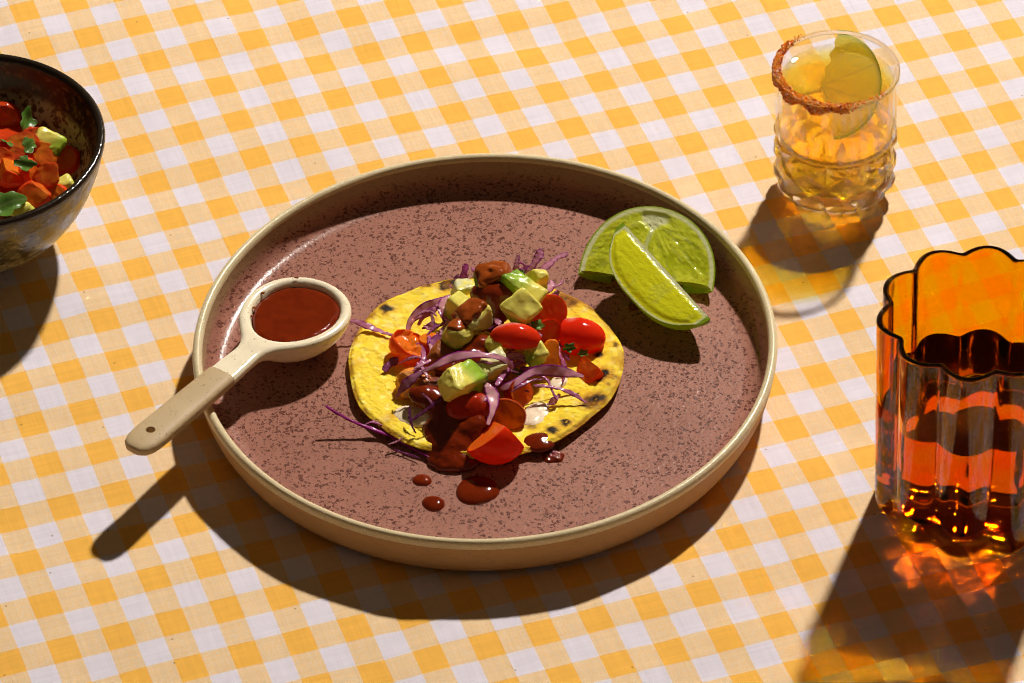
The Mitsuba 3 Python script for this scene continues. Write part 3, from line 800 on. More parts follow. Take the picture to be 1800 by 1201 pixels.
shred([(606, 562, .0175), (626, 566, .0165), (650, 575, .0145), (675, 585, .0135), (693, 590, .013)], 2.6, 'thin cabbage shred reaching left over the tortilla edge towards the spoon', 101, pale=.5)
shred([(572, 714, .0195), (597, 729, .0165), (622, 742, .0140), (650, 753, .0120), (685, 766, .0105), (720, 785, .0100), (755, 805, .0100)], 1.9, 'long dark purple shred lying on the plate off the front left of the tortilla', 102, pale=.05, thick=1.0)
shred([(682, 782, .0115), (700, 775, .0120), (716, 764, .0130)], 1.0, 'short pale shred tip poking out under the front left tortilla edge', 103, pale=1, thick=.8)
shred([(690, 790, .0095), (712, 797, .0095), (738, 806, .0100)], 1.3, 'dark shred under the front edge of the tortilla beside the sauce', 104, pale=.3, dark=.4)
shred([(716, 582, .0150), (724, 562, .0180), (745, 545, .0205), (770, 531, .0215), (792, 520, .0200)], 4.4, 'broad pink cabbage loop arching at the left rear of the heap', 105, pale=.95)
shred([(735, 572, .0150), (745, 556, .0185), (762, 545, .0205), (775, 538, .0200)], 2.6, 'purple edged loop inside the broad pink one', 106, pale=.6)
shred([(742, 578, .0150), (757, 572, .0170), (772, 572, .0170), (785, 566, .018)], 2.4, 'dark shred crossing under the pink loops', 107, pale=.3, dark=.3)
shred([(757, 549, .0205), (761, 565, .0190), (755, 576, .0170), (745, 573, .016)], 2.4, 'small curled shred end inside the loops', 108, pale=.7)
shred([(768, 535, .0215), (775, 552, .0205), (784, 560, .019), (793, 555, .019)], 2.4, 'curled shred against the yellow avocado cube', 109, pale=.75)
shred([(800, 524, .0205), (786, 526, .0220), (776, 540, .0215), (780, 553, .0195)], 3.4, 'crumpled pale shred left of the yellow avocado cube', 110, pale=.9)
shred([(768, 585, .0170), (776, 597, .0190), (778, 612, .0190), (781, 630, .0185)], 3.0, 'pale shred hanging down beside the rounded avocado lump', 111, pale=1)
shred([(790, 562, .0210), (783, 575, .0205), (775, 590, .0195)], 3.2, 'pale shred folded behind the rounded avocado lump', 112, pale=.95)
shred([(755, 605, .0195), (763, 618, .0205), (770, 632, .0195)], 3.2, 'white shred piece right of the curled tomato', 113, pale=1.0)
shred([(696, 700, .0160), (706, 684, .0205), (722, 668, .0235), (745, 652, .0250), (760, 645, .0250)], 3.2, 'dark tipped shred slanting over the meat at the left', 114, pale=.55, dark=.25)
shred([(740, 655, .0255), (765, 643, .0275), (792, 630, .0285), (822, 624, .0305), (850, 624, .0310), (878, 629, .0290), (894, 638, .0265), (901, 648, .0240)], 3.6, 'long arched cabbage shred over the front avocado cubes', 115, pale=.8)
shred([(728, 648, .0235), (745, 640, .0250), (757, 633, .0245)], 2.2, 'pink shred by the left end of the arched one', 116, pale=.8)
shred([(733, 638, .0220), (745, 650, .0255), (752, 665, .0250)], 2.0, 'short curled shred end over the meat', 117, pale=.8)
shred([(880, 684, .0190), (905, 674, .0205), (925, 660, .0215), (945, 652, .0215), (975, 652, .0205), (1000, 656, .0190), (1026, 662, .0170)], 4.4, 'long cabbage shred reaching right to the small tomato wedge', 118, pale=.75)
shred([(938, 678, .0185), (960, 679, .0180), (985, 684, .0170), (1008, 693, .0160), (1032, 709, .0135)], 2.2, 'thin curved shred below the long one at the right', 119, pale=.4)
shred([(962, 712, .0130), (974, 704, .0145), (984, 693, .0150)], 2.6, 'small pink shred on the tortilla below the thin curved one', 120, pale=.8)
shred([(847, 668, .0250), (858, 680, .0250), (866, 697, .0235), (866, 720, .0225), (857, 747, .0200)], 4.6, 'wide white shred with purple edge hanging down the front', 121, pale=1.0)
shred([(872, 678, .0225), (884, 660, .0230), (893, 645, .0235), (899, 634, .023)], 3.0, 'purple shred standing right of the greyish avocado cube', 122, pale=.4)
shred([(720, 742, .0195), (745, 724, .0220), (768, 707, .0235), (790, 692, .0235)], 1.9, 'dark thin shred across the sauce at the front', 123, pale=.2, dark=.7)
shred([(720, 712, .0205), (720, 730, .0185), (724, 748, .0160), (731, 762, .0140)], 1.4, 'dark shred bent down over the cream', 124, pale=.1, dark=.8)
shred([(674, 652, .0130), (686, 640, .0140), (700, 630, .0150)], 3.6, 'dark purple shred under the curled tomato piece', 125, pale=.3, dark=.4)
shred([(815, 494, .0200), (816, 480, .0235), (820, 464, .0260)], 3.2, 'purple shred tip standing up behind the cream smeared avocado', 126, pale=.15)
shred([(829, 470, .0235), (836, 477, .0235), (846, 482, .0230)], 2.2, 'small shred scrap left of the topmost cube', 127, pale=.5)
shred([(803, 500, .0185), (804, 491, .0200), (805, 482, .0215)], 2.6, 'short brownish shred stub left of the purple tip', 128, pale=.45, dark=.4)
shred([(905, 488, .0230), (908, 468, .0270), (911, 448, .0300)], 2.6, 'upright pink shred behind the avocado at the rear', 129, pale=.7)
shred([(897, 484, .0230), (915, 478, .0235), (932, 474, .0235), (942, 464, .0245)], 3.4, 'purple shred lying across the rear of the heap', 130, pale=.3)
shred([(924, 486, .0225), (935, 470, .0255), (946, 452, .0285), (952, 437, .0305)], 3.6, 'tall pointed shred rising at the rear', 131, pale=.55)
shred([(948, 478, .0225), (964, 466, .0240), (980, 453, .0255), (999, 446, .0265)], 3.0, 'long shred leaning out to the right rear', 132, pale=.7)
shred([(950, 520, .0185), (962, 511, .0200), (970, 499, .0205), (968, 494, .0205)], 3.0, 'curled shred right of the pointed avocado piece', 133, pale=.75)
shred([(956, 532, .0160), (970, 522, .0170), (982, 512, .0170)], 3.0, 'shred with dark edge over the charred patch', 134, pale=.6, dark=.15)
shred([(966, 538, .0140), (975, 527, .0150), (980, 517, .0150)], 2.2, 'small purple shred right of the tucked tomato', 135, pale=.5)
shred([(984, 600, .0170), (983, 620, .0160), (990, 637, .0150), (993, 655, .0140), (989, 673, .0125)], 2.0, 'thin shred hanging left of the large cherry tomato half', 136, pale=.4)
shred([(988, 618, .0150), (996, 627, .0140), (1001, 634, .0130)], 2.2, 'tiny purple shred in front of the large cherry tomato half', 137, pale=.3)
shred([(868, 560, .0240), (880, 572, .0230), (874, 584, .0235)], 2.6, 'shred below the poured sauce in the middle', 138, pale=.7)
shred([(943, 585, .0240), (953, 592, .0235)], 2.2, 'pink shred scrap at the right tip of the glossy tomato half', 139, pale=.9)
shred([(830, 700, .0220), (846, 705, .0235), (858, 698, .0235)], 2.0, 'thin wet shred on the sauce below the front avocado cube', 140, pale=.5)
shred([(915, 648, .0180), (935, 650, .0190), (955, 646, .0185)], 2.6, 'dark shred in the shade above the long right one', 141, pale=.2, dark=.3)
FINE = [([(700, 640, .017), (716, 632, .019), (735, 628, .0205), (752, 640, .021)], 'fine pink thread under the curled tomato piece'),
        ([(706, 660, .0185), (728, 652, .022), (748, 646, .024)], 'fine magenta thread crossing above the orange end of the meat'),
        ([(728, 560, .019), (742, 549, .021), (758, 548, .021), (768, 556, .020)], 'fine magenta thread inside the broad pink loop'),
        ([(750, 590, .018), (764, 576, .020), (778, 570, .0205)], 'fine pink thread above the orange tomato scrap'),
        ([(784, 540, .022), (777, 556, .021), (783, 572, .020), (778, 588, .0195)], 'fine purple thread beside the yellow avocado cube'),
        ([(757, 622, .020), (770, 606, .0205), (786, 604, .0205)], 'fine white thread left of the rounded avocado lump'),
        ([(925, 470, .0255), (916, 462, .027), (903, 464, .0265)], 'fine purple thread bent over at the rear of the heap'),
        ([(972, 505, .0205), (984, 500, .020), (990, 492, .0205)], 'fine purple thread at the right rear'),
        ([(960, 528, .018), (972, 532, .0165), (985, 528, .0155)], 'fine purple thread beside the charred patch'),
        ([(897, 690, .019), (916, 678, .0205), (938, 668, .020), (955, 668, .0195)], 'fine dark thread below the long right shred'),
        ([(948, 660, .0195), (962, 668, .0185), (972, 690, .0165), (980, 704, .0145)], 'fine magenta thread dropping to the tortilla at the right'),
        ([(832, 640, .0275), (848, 636, .0285), (866, 640, .0285)], 'fine purple thread in front of the greyish avocado cube'),
        ([(886, 606, .0245), (896, 620, .0225), (910, 628, .0205)], 'fine pink thread below the glossy tomato half'),
        ([(790, 502, .0195), (800, 512, .0205), (796, 524, .0215)], 'fine purple thread left of the cream smeared avocado piece'),
        ([(640, 748, .0125), (655, 742, .0135), (672, 748, .0125)], 'fine purple thread by the front left tortilla edge'),
        ([(735, 690, .0225), (752, 700, .0225), (764, 716, .0215)], 'fine dark thread over the meat')]
for i_, (pts_, lab_) in enumerate(FINE):
    shred(pts_, 1.5, lab_, 160 + i_, pale=.25 + .5 * rng.random(), thick=.6, dark=.25 if 'dark' in lab_ else 0)
# heap of loose shreds that fills the inside
for i in range(26):
    a_, r_ = rng.random() * 6.28, .026 * math.sqrt(rng.random())
    c_ = at(850, 628, .0125) + np.array([r_ * math.cos(a_) * 1.05, r_ * math.sin(a_) * .95, 0])
    zz = .0015 + .010 * (1 - (r_ / .027) ** 2)
    d_ = rng.random() * 6.28
    L_ = .007 + .006 * rng.random()
    pts = []
    for s_ in (-1, -.4, .3, 1):
        p_ = c_ + [L_ * s_ * math.cos(d_ + .5 * s_), L_ * s_ * math.sin(d_ + .5 * s_), zz * (1 - .35 * s_ * s_) + .002 * rng.random()]
        q_ = p_ - EYE
        z_ = q_ @ FW
        pts.append((900 + FPX * (q_ @ RT) / z_, 600.5 - FPX * (q_ @ UP) / z_, p_[2]))
    shred(pts, 2.2 + 1.6 * rng.random(), 'loose shred of red cabbage in the depth of the taco heap', 300 + i, pale=.3 + .5 * rng.random(), dark=.2 * rng.random(), group='loose shreds inside the heap')


# ------------------------------------------------------------------ herb leaves
def leaf(px, py, z, size, eul, label, seed, tone=0.0, fold=.3, lobes=5):
    n1, n2 = 12, 44
    s, t_ = np.meshgrid(np.linspace(0, 1, n1), np.arange(n2) * 2 * np.pi / n2, indexing='ij')
    o = 1 + .22 * np.cos(lobes * t_ + seed) + .10 * np.cos((2 * lobes + 1) * t_ + 2 * seed)
    x, y = s * size * np.cos(t_) * o, s * size * .72 * np.sin(t_) * o
    zz = size * (fold * (y / size) ** 2 * np.sign(fold) + .12 * np.sin(3.0 * x / size + seed) + .10 * np.sin(5 * y / size))
    P = np.stack([x, y, zz], -1).reshape(-1, 3) / 1000
    c = lerp([.065, .16, .016], [.17, .28, .05], np.clip(nz(P, 900, seed) + tone - .2, 0, 1))
    c = lerp(c, [.26, .36, .10], .6 * (1 - ss(.02, .10, np.abs(y.ravel() / size))))
    v = np.vstack([P, P - [0, 0, .00022]]) @ euler(*eul).T + at(px, py, z)
    f = grid_faces(n1, n2)
    g_ = grid_faces(2, n2)
    lo = (n1 - 1) * n2
    side_ = np.where(g_ < n2, g_ + lo, g_ - n2 + lo + n1 * n2)
    put('herb_leaf', (v, np.vstack([f, f[:, ::-1] + n1 * n2, side_])), 'm_leaf', color=np.clip(np.vstack([c, c]), 0, 1), label=label, cat='herb')


leaf(944, 572, .0255, 3.2, (30, 10, 20), 'frilly green herb scrap right of the glossy tomato half', 1, tone=.35)
leaf(1001, 611, .0215, 2.7, (55, 0, 10), 'dark herb scrap stuck to the large cherry tomato half', 2, tone=-.1)
leaf(1025, 621, .0150, 2.3, (20, -10, 0), 'yellow green herb scrap by the small tomato wedge', 3, tone=.7)
leaf(912, 655, .0170, 3.2, (10, 20, 30), 'dark herb scrap in the shade under the right avocado cube', 4)
leaf(880, 590, .0225, 3.0, (10, 0, 70), 'green herb scrap left of the glossy tomato half', 5, tone=.1)
leaf(914, 480, .0240, 2.4, (10, 10, 40), 'green herb scrap among the shreds at the rear', 6, tone=.2)

# ------------------------------------------------------------------ the cut glass with the iced drink
GC = np.array([0.1625, 0.1279, 0.0])
GH, GL, GZ = 0.0716, 0.0645, 0.0370                       # height, liquid level, top of the cut belt
scene['m_sheet'] = {'type': 'thindielectric', 'int_ior': 1.32}
scene['m_lip'] = {'type': 'dielectric', 'int_ior': 1.5}
scene['m_cut'] = {'type': 'dielectric', 'int_ior': 1.52}
scene['m_drink_top'] = {'type': 'thindielectric', 'int_ior': 1.33}
scene['m_drink_side'] = {'type': 'thindielectric', 'int_ior': 1.03}
scene['m_drink_low'] = {'type': 'thindielectric', 'int_ior': 1.1}
scene['medium_drink'] = {'type': 'homogeneous', 'albedo': {'type': 'rgb', 'value': [0.955, 0.52, 0.085]}, 'sigma_t': {'type': 'rgb', 'value': [0.090, 0.165, 1.0]}, 'scale': 164.0,
                         'phase': {'type': 'isotropic'}}


def r_out(z):
    return 0.0272 + 0.0012 * z / GH


r_in = lambda z: r_out(z) - 0.0019
r_liq = lambda z: r_in(z) - 0.0003
glass = thing('drinking_glass', 'short clear tumbler with cut diamond base and chili salted rim, upper right', 'glass')
NG = 320
put('wall', [(lambda a: (np.vstack([a[0] + GC, b[0] + GC]), np.vstack([a[1], b[1][:, ::-1] + len(a[0])])))(lathe([(r_out(z), z) for z in np.linspace(GZ, GH - .0016, 12)], 128))
             for b in [lathe([(r_in(z), z) for z in np.linspace(GZ, GH - .0016, 12)], 128)]][0], 'm_sheet', glass)
t_ = np.linspace(0, 2 * np.pi, 17)
lipc = (r_out(GH) + r_in(GH)) / 2
put('lip', (lambda a: (a[0] + GC, a[1]))(lathe([(lipc + .00105 * np.cos(a), GH - .001 + .0010 * np.sin(a)) for a in t_], 160)), 'm_lip', glass)


def cut_belt():
    N = 10
    V, F = [], []

    def P(i, z, r):                                       # i counts half steps round the glass
        a = (i + .35) * math.pi / N
        V.append([r * math.cos(a), r * math.sin(a), z])
        return len(V) - 1
    z0, dz = .0079, .00685
    rn, rr_ = .0271, .0284
    row = lambda j: z0 + dz * j
    node = {(i, j): P(i, row(j), rn + (.0008 if j == 4 else 0) - (.0008 if j == 0 else 0)) for j in range(5) for i in range(2 * N) if (i + j) % 2 == 0}
    nd = lambda i, j: node[(i % (2 * N), j)]
    topm = {i: P(i, row(4) + .0004, .0281) for i in range(1, 2 * N, 2)}
    botm = {i: P(i, row(0) - .0006, .0262) for i in range(1, 2 * N, 2)}
    for j in range(5):
        for i in range(2 * N):
            if (i + j) % 2 == 0: continue
            k = .46
            if 0 < j < 4:
                outer = [nd(i - 1, j), nd(i, j - 1), nd(i + 1, j), nd(i, j + 1)]
                inner = [P(i - k, row(j), rr_), P(i, row(j) - dz * k, rr_), P(i + k, row(j), rr_), P(i, row(j) + dz * k, rr_)]
            elif j == 0:
                outer = [nd(i - 1, 0), botm[i], nd(i + 1, 0), nd(i, 1)]
                inner = [P(i - k, row(0) + dz * .12, rr_ - .0004), P(i, row(0) + dz * .05, rr_ - .0006), P(i + k, row(0) + dz * .12, rr_ - .0004), P(i, row(0) + dz * k, rr_)]
            else:
                outer = [nd(i - 1, 4), nd(i, 3), nd(i + 1, 4), topm[i]]
                inner = [P(i - k, row(4) - dz * .10, rr_), P(i, row(4) - dz * k, rr_), P(i + k, row(4) - dz * .10, rr_), P(i, row(4) - dz * .02, rr_ + .0001)]
            c = len(V)
            V.append(list(np.mean([V[q] for q in inner], 0) * [1.012, 1.012, 1]))
            for q in range(4):
                a, b, e, d = outer[q], outer[(q + 1) % 4], inner[(q + 1) % 4], inner[q]
                F.extend([[a, b, e], [a, e, d], [d, e, c]])
    up4 = [nd(i, 4) if i % 2 == 0 else topm[i] for i in range(2 * N)]
    low = [nd(i, 0) if i % 2 == 0 else botm[i] for i in range(2 * N)]
    M = 160
    rt = [P(i * 2 * N / M, GZ, r_out(GZ)) for i in range(M)]
    rl = [P(i * 2 * N / M, GZ, r_liq(GZ)) for i in range(M)]
    st = M // (2 * N)
    for i in range(2 * N):
        for q in range(st):
            F.append([up4[i], up4[(i + 1) % (2 * N)], rt[(i * st + q + 1) % M]] if q == st - 1 else [up4[i], rt[i * st + q], rt[i * st + q + 1]])
        F.append([up4[i], rt[i * st + st - 1], rt[(i * st + st) % M]])
        F.pop(-2)
        F.append([up4[i], up4[(i + 1) % (2 * N)], rt[(i * st + st) % M]])
    nF = len(F)
    foot = [P(i / 2, .0008, .0240 - (.0022 if i % 2 else 0) + (.0006 if i % 4 == 0 else 0)) for i in range(4 * N)]
    for i in range(2 * N):
        a, b = low[i], low[(i + 1) % (2 * N)]
        f0, f1, f2 = foot[2 * i], foot[2 * i + 1], foot[(2 * i + 2) % (4 * N)]
        F.extend([[a, f0, f1], [a, f1, b], [b, f1, f2]])
    F = [f if np.cross(np.subtract(V[f[1]], V[f[0]]), np.subtract(V[f[2]], V[f[0]])) @ np.array([*(np.mean([V[q] for q in f], 0)[:2]), 0]) > 0 else f[::-1] for f in F]
    cb = P(0, .0034, 1e-6)
    md = [P(i / 2, .0034 - (.0012 if i % 2 else 0), .0120) for i in range(4 * N)]
    D = []
    for i in range(4 * N):
        k2 = (i + 1) % (4 * N)
        D.extend([[cb, md[k2], md[i]], [md[i], md[k2], foot[k2]], [md[i], foot[k2], foot[i]]])
    U = []
    for i in range(M):
        k2 = (i + 1) % M
        U.extend([[rt[i], rt[k2], rl[k2]], [rt[i], rl[k2], rl[i]]])
    out = []
    for L, sg in ((D, -1), (U, 1)):
        out.append([f if np.cross(np.subtract(V[f[1]], V[f[0]]), np.subtract(V[f[2]], V[f[0]]))[2] * sg > 0 else f[::-1] for f in L])
    V = np.array(V) + GC
    return (V, np.array(F + out[1])), (V, np.array(out[0]))


belt, under = cut_belt()
put('underside', under, 'm_sheet', glass, smooth=False)
put('cut_base', belt, 'm_cut', glass, smooth=False, label='faceted lower half of the glass with crossing diamond cuts')
drink = thing('iced_drink', 'cloudy yellow orange drink filling the cut glass', 'drink')
med = {'interior': {'type': 'ref', 'id': 'medium_drink'}}
zf = .0095
low_prof = [(0.00015, zf), (.010, zf + .0001), (.0170, zf + .0007), (.0215, zf + .0028), (.0243, zf + .0068), (r_liq(.022), .022), (r_liq(.030), .030), (r_liq(GZ), GZ)]
put('body', (lambda a: (a[0] + GC, a[1]))(lathe(low_prof, 160)), 'm_drink_low', drink, **med)
put('side', (lambda a: (a[0] + GC, a[1]))(lathe([(r_liq(z) - 1e-6 * (z > GZ), z) for z in np.linspace(GZ, GL, 8)], 160)), 'm_drink_side', drink, **med)
rs_ = np.linspace(r_liq(GL) - 1e-6, 1e-4, 40)
tv_, tf_ = lathe([(r, GL + .0005 * ss(.0225, .0262, r)) for r in rs_], 160)
tv_[:, 2] += .00035 * (nz(tv_, 210, 91) - .5) * ss(r_liq(GL), .022, np.hypot(tv_[:, 0], tv_[:, 1])) - .0005 * (np.hypot(tv_[:, 0], tv_[:, 1]) >= rs_[0] - 1e-7)
put('surface', (tv_ + GC, tf_), 'm_drink_top', drink, **med)

# half a lime wheel standing in the drink
A_, B_, C_ = at(1473, 62, .0665), at(1466, 243, .0440), at(1549, 150, .0590)
cen = (A_ + B_) / 2
ex_ = (A_ - B_) / np.linalg.norm(A_ - B_)
ey_ = (C_ - cen) - ex_ * ((C_ - cen) @ ex_)
RR = np.linalg.norm(A_ - B_) / 2
ky = np.linalg.norm(ey_)
ey_ /= ky
en_ = np.cross(ex_, ey_)
if en_ @ (EYE - cen) < 0: en_ = -en_
n1, n2 = 40, 150
s, a = np.meshgrid(np.linspace(0, 1, n1), np.linspace(0, np.pi, n2), indexing='ij')
kk = ky / RR
X, Y = s * RR * np.cos(a), s * RR * kk * np.sin(a) - .0068 * (1 - s) * (1 + .12 * np.sin(19 * a)) - .0009 * np.sin(23 * s * np.sign(np.cos(a))) * np.abs(np.cos(a)) ** 6 * s * (1 - s) * 4
d_ = RR * (1 - s) * 1000
w = nz(np.stack([a * 16, s * 3, s * 0], -1), 1, 81)
c = lerp([.90, .88, .22], [.96, .94, .45], w)
c = lerp(c, [.80, .78, .45], .7 * (1 - ss(.03, .08, np.abs((a * 8 / np.pi) % 2 - 1) * s)))
c = lerp(c, [.84, .82, .55], 1 - ss(1.2, 2.0, d_))
c = lerp(c, [.33, .46, .03], 1 - ss(.3, .7, d_))
c = lerp(c, [.80, .78, .45], 1 - ss(1.0, 2.4, s * RR * 1000))
Pf = cen + X[..., None] * ex_ + Y[..., None] * ey_ + (.0012 + .0005 * (w - .5))[..., None] * en_
Pk = cen + X[..., None] * ex_ + Y[..., None] * ey_ - .0012 * en_
v = np.vstack([Pf.reshape(-1, 3), Pk.reshape(-1, 3)])
f0 = grid_faces(n1, n2, False)
ring = np.concatenate([(n1 - 1) * n2 + np.arange(n2), ])
q_ = np.arange(n2 - 1)
f = np.vstack([f0, f0[:, ::-1] + n1 * n2, np.stack([ring[q_], ring[q_ + 1], ring[q_] + n1 * n2], 1), np.stack([ring[q_ + 1], ring[q_ + 1] + n1 * n2, ring[q_] + n1 * n2], 1)])
put('lime_slice', (v, f), 'm_slice', color=np.clip(np.vstack([c.reshape(-1, 3)] * 2), 0, 1), label='half lime wheel standing in the yellow orange drink', cat='lime')

# bubbles and chili salt
gb = np.random.default_rng(17)
ico = trimesh.creation.icosphere(1, 1.0)
vs, fs, o = [], [], 0
scene['m_bubble'] = {'type': 'thindielectric', 'int_ior': 1.5}
th_ = []
V_, F_, C_ = [], [], []
o = 0
octa = np.array([[1, 0, 0], [-1, 0, 0], [0, 1, 0], [0, -1, 0], [0, 0, 1], [0, 0, -1.0]])
octf = np.array([[0, 2, 4], [2, 1, 4], [1, 3, 4], [3, 0, 4], [2, 0, 5], [1, 2, 5], [3, 1, 5], [0, 3, 5]])
for i in range(3900):
    dg = gb.uniform(122, 318)
    amt = ss(122, 150, np.float64(dg)) * (1 - .86 * ss(262, 290, np.float64(dg)))
    if gb.random() > amt + .04: continue
    an = math.radians(dg)
    depth = .0010 + .0050 * amt * (0.8 + .4 * math.sin(dg * .21)) * (.65 + .35 * math.sin(math.radians(dg - 120)))
    zz = GH + .0009 - depth * gb.random() ** 1.2
    top = zz > GH - .0003
    rad = r_out(GH) + (gb.uniform(-.0026, .0010) if top else gb.uniform(.0, .0011))
    sz = gb.uniform(.00022, .00062) * (1.25 if amt > .5 else .8)
    p_ = octa * sz * gb.uniform(.6, 1.3, 3) @ euler(*gb.uniform(0, 360, 3)).T + GC + [rad * math.cos(an), rad * math.sin(an), zz]
    t_ = gb.random()
    c_ = [.95, .38, .03] if t_ < .45 else [.60, .08, .008] if t_ < .68 else [.95, .55, .10] if t_ < .86 else [1.0, .86, .62]
    V_.append(p_); F_.append(octf + o); C_.append(np.tile(c_, (6, 1))); o += 6
put('chili_salt', (np.vstack(V_), np.vstack(F_)), 'm_salt', smooth=False, color=np.vstack(C_), label='crust of orange red chili salt grains on the rim of the drinking glass', cat='chili salt', kind='stuff')
V_, F_, o = [], [], 0
for i in range(150):
    an, rd = gb.random() * 6.28, .0245 * gb.random() ** .35
    if i < 70: an, rd = math.radians(gb.uniform(60, 175)), gb.uniform(.0215, .0255)
    r_ = gb.uniform(.00025, .0007)
    c_ = GC + [rd * math.cos(an), rd * math.sin(an), GL + r_ * .4 + .0004]
    V_.append(ico.vertices * [r_, r_, r_ * .8] + c_); F_.append(ico.faces + o); o += len(ico.vertices)
put('bubble_froth', (np.vstack(V_), np.vstack(F_)), 'm_bubble', label='small bubbles floating on the drink in the cut glass', cat='bubbles', kind='stuff')

# ------------------------------------------------------------------ the amber tumbler with water
TCN = np.array([0.2095, -0.0848, 0.0])
TH, TW = 0.1110, 0.0655                                    # height, water level
NT = 400
tumbler = thing('amber_tumbler', 'tall amber glass tumbler with scalloped fluted wall at the right edge', 'glass')
scene['m_amber'] = {'type': 'dielectric', 'int_ior': 1.46, 'specular_transmittance': {'type': 'rgb', 'value': [0.985, 0.60, 0.015]}}
scene['m_amber_wet'] = {'type': 'dielectric', 'int_ior': 1.46, 'ext_ior': 1.33, 'specular_transmittance': {'type': 'rgb', 'value': [0.84, 0.48, 0.012]}}
scene['m_water'] = {'type': 'dielectric', 'int_ior': 1.33}
th = np.arange(NT) * 2 * np.pi / NT
lob = np.sqrt(np.sin(5 * (th - math.radians(60.6))) ** 2 + .012)
lob = (lob - lob.min()) / (lob.max() - lob.min())
rho = .0386 + .0050 * lob
lob2 = np.sqrt(np.sin(5 * (th - math.radians(60.6))) ** 2 + .035)
lob2 = (lob2 - lob2.min()) / (lob2.max() - lob2.min())
rho_in = .0361 + .0048 * lob2
k_out = lambda z: .95 + .05 * np.clip(z / .1, 0, 1.1)


def ringrow(r, z):
    return np.stack([r * np.cos(th), r * np.sin(th), np.full(NT, z)], -1)


rows = [ringrow(rho * .02, .0018)] + [ringrow(rho * s_, .0018 - .0010 * s_ ** 2) for s_ in np.linspace(.15, .70, 6)]
RC = .0075
for a in np.linspace(0, np.pi / 2, 10):
    rows.append(ringrow(rho * k_out(0) - RC * (1 - math.sin(a)), .0006 + RC * (1 - math.cos(a))))
for z in np.linspace(.0006 + RC, TH - .0013, 34)[1:]:
    rows.append(ringrow(rho * k_out(z), z))
ro, ri = rho * k_out(TH), rho_in * k_out(TH)
for a in np.linspace(0, np.pi, 11)[1:-1]:
    rows.append(ringrow((ro + ri) / 2 + (ro - ri) / 2 * math.cos(a), TH - .0013 + .0013 * math.sin(a)))
for z in np.linspace(TH - .0013, TW, 16):
    rows.append(ringrow(rho_in * k_out(z), z))
rows = np.array(rows)
put('shell', (rows.reshape(-1, 3) + TCN, grid_faces(len(rows), NT)), 'm_amber', tumbler, smooth=50)
wet = []
RF, ZF = .010, .0105
for z in np.linspace(TW, ZF + RF, 14):
    wet.append(ringrow(rho_in * k_out(z), z))
for a in np.linspace(0, np.pi / 2, 10)[1:]:
    wet.append(ringrow(rho_in * k_out(ZF) - RF * (1 - math.cos(a)), ZF + RF * (1 - math.sin(a))))
for s_ in np.linspace(.68, .01, 8):
    wet.append(ringrow(rho_in * k_out(ZF) * s_, ZF - .0006 * (1 - s_)))
wet = np.array(wet)
put('inner_wall', (wet.reshape(-1, 3) + TCN, grid_faces(len(wet), NT)), 'm_amber_wet', tumbler, smooth=50)
wat = np.array([ringrow(rho_in * k_out(TW) * s_, TW) for s_ in np.linspace(1, .01, 20)])
put('drinking_water', (wat.reshape(-1, 3) + TCN, grid_faces(len(wat), NT)), 'm_water', smooth=False, label='still water half filling the amber scalloped tumbler', cat='water')

# ------------------------------------------------------------------ the bowl of salad at the left edge
BC = np.array([-0.2333, 0.1040, 0.0])


def glaze_out(p, n, uv):
    a = mikit.fbm(p.x * 90, p.y * 90, p.z * 45)
    b = mikit.fbm(p.x * 420, p.y * 420, p.z * 300)
    run = mikit.fbm((p.x - p.y) * 260, p.z * 25, 3.0)
    c = mix(mi.Color3f(0.045, 0.033, 0.012), mi.Color3f(0.12, 0.095, 0.030), smoothstep(0.35, 0.65, a))
    low = smoothstep(0.036, 0.016, p.z + 0.018 * (run - 0.5))
    c = mix(c, mi.Color3f(0.26, 0.22, 0.10), low * smoothstep(0.38, 0.55, b + 0.25 * (run - 0.5)))
    c = mix(c, mi.Color3f(0.19, 0.155, 0.065), 0.7 * smoothstep(0.60, 0.72, b))
    return mix(c, mi.Color3f(0.016, 0.010, 0.006), smoothstep(0.0535, 0.0565, p.z))


def glaze_in(p, n, uv):
    b = mikit.fbm(p.x * 500, p.y * 500, p.z * 380)
    g = mikit.fbm(p.x * 60, p.y * 60, p.z * 60)
    band = smoothstep(0.0465, 0.0400, p.z + 0.010 * (g - 0.5)) * 0.9
    c = mix(mi.Color3f(0.012, 0.008, 0.005), mi.Color3f(0.13, 0.070, 0.026), smoothstep(0.56, 0.70, b))
    return mix(c, mix(mi.Color3f(0.46, 0.40, 0.22), mi.Color3f(0.10, 0.058, 0.026), smoothstep(0.48, 0.62, b)), band)


def dimple(p, n, uv):
    return mikit.fbm(p.x * 160, p.y * 160, p.z * 160) + 0.4 * mikit.noise(p.x * 600, p.y * 600, p.z * 600)


scene['m_bowl_out'] = bump({'type': 'principled', 'base_color': proc(glaze_out), 'roughness': 0.19, 'specular': 0.5}, dimple, 0.00035)
scene['m_bowl_in'] = pbr(proc(glaze_in), 0.22, 0.5)
bowl = thing('salad_bowl', 'dark brown glazed ceramic bowl of tomato salad cut off by the left edge', 'bowl')
bo = curve([(.0005, .0015, 0), (.022, .0015, 0), (.0235, .0002, 0), (.0265, .0004, 0), (.0285, .0030, 0), (.036, .0085, 0), (.0455, .0180, 0), (.0535, .0305, 0), (.0590, .0440, 0), (.0622, .0560, 0)], 90)[:, :2]
bl = [(.0622, .0560), (.0627, .0580), (.0626, .0592), (.0619, .0600), (.0608, .0602), (.0597, .0598), (.0590, .0588), (.0587, .0575)]
bi = curve([(.0587, .0575, 0), (.0570, .0500, 0), (.0535, .0400, 0), (.0480, .0285, 0), (.0390, .0170, 0), (.0250, .0090, 0), (.010, .0068, 0), (.0003, .0066, 0)], 70)[:, :2]
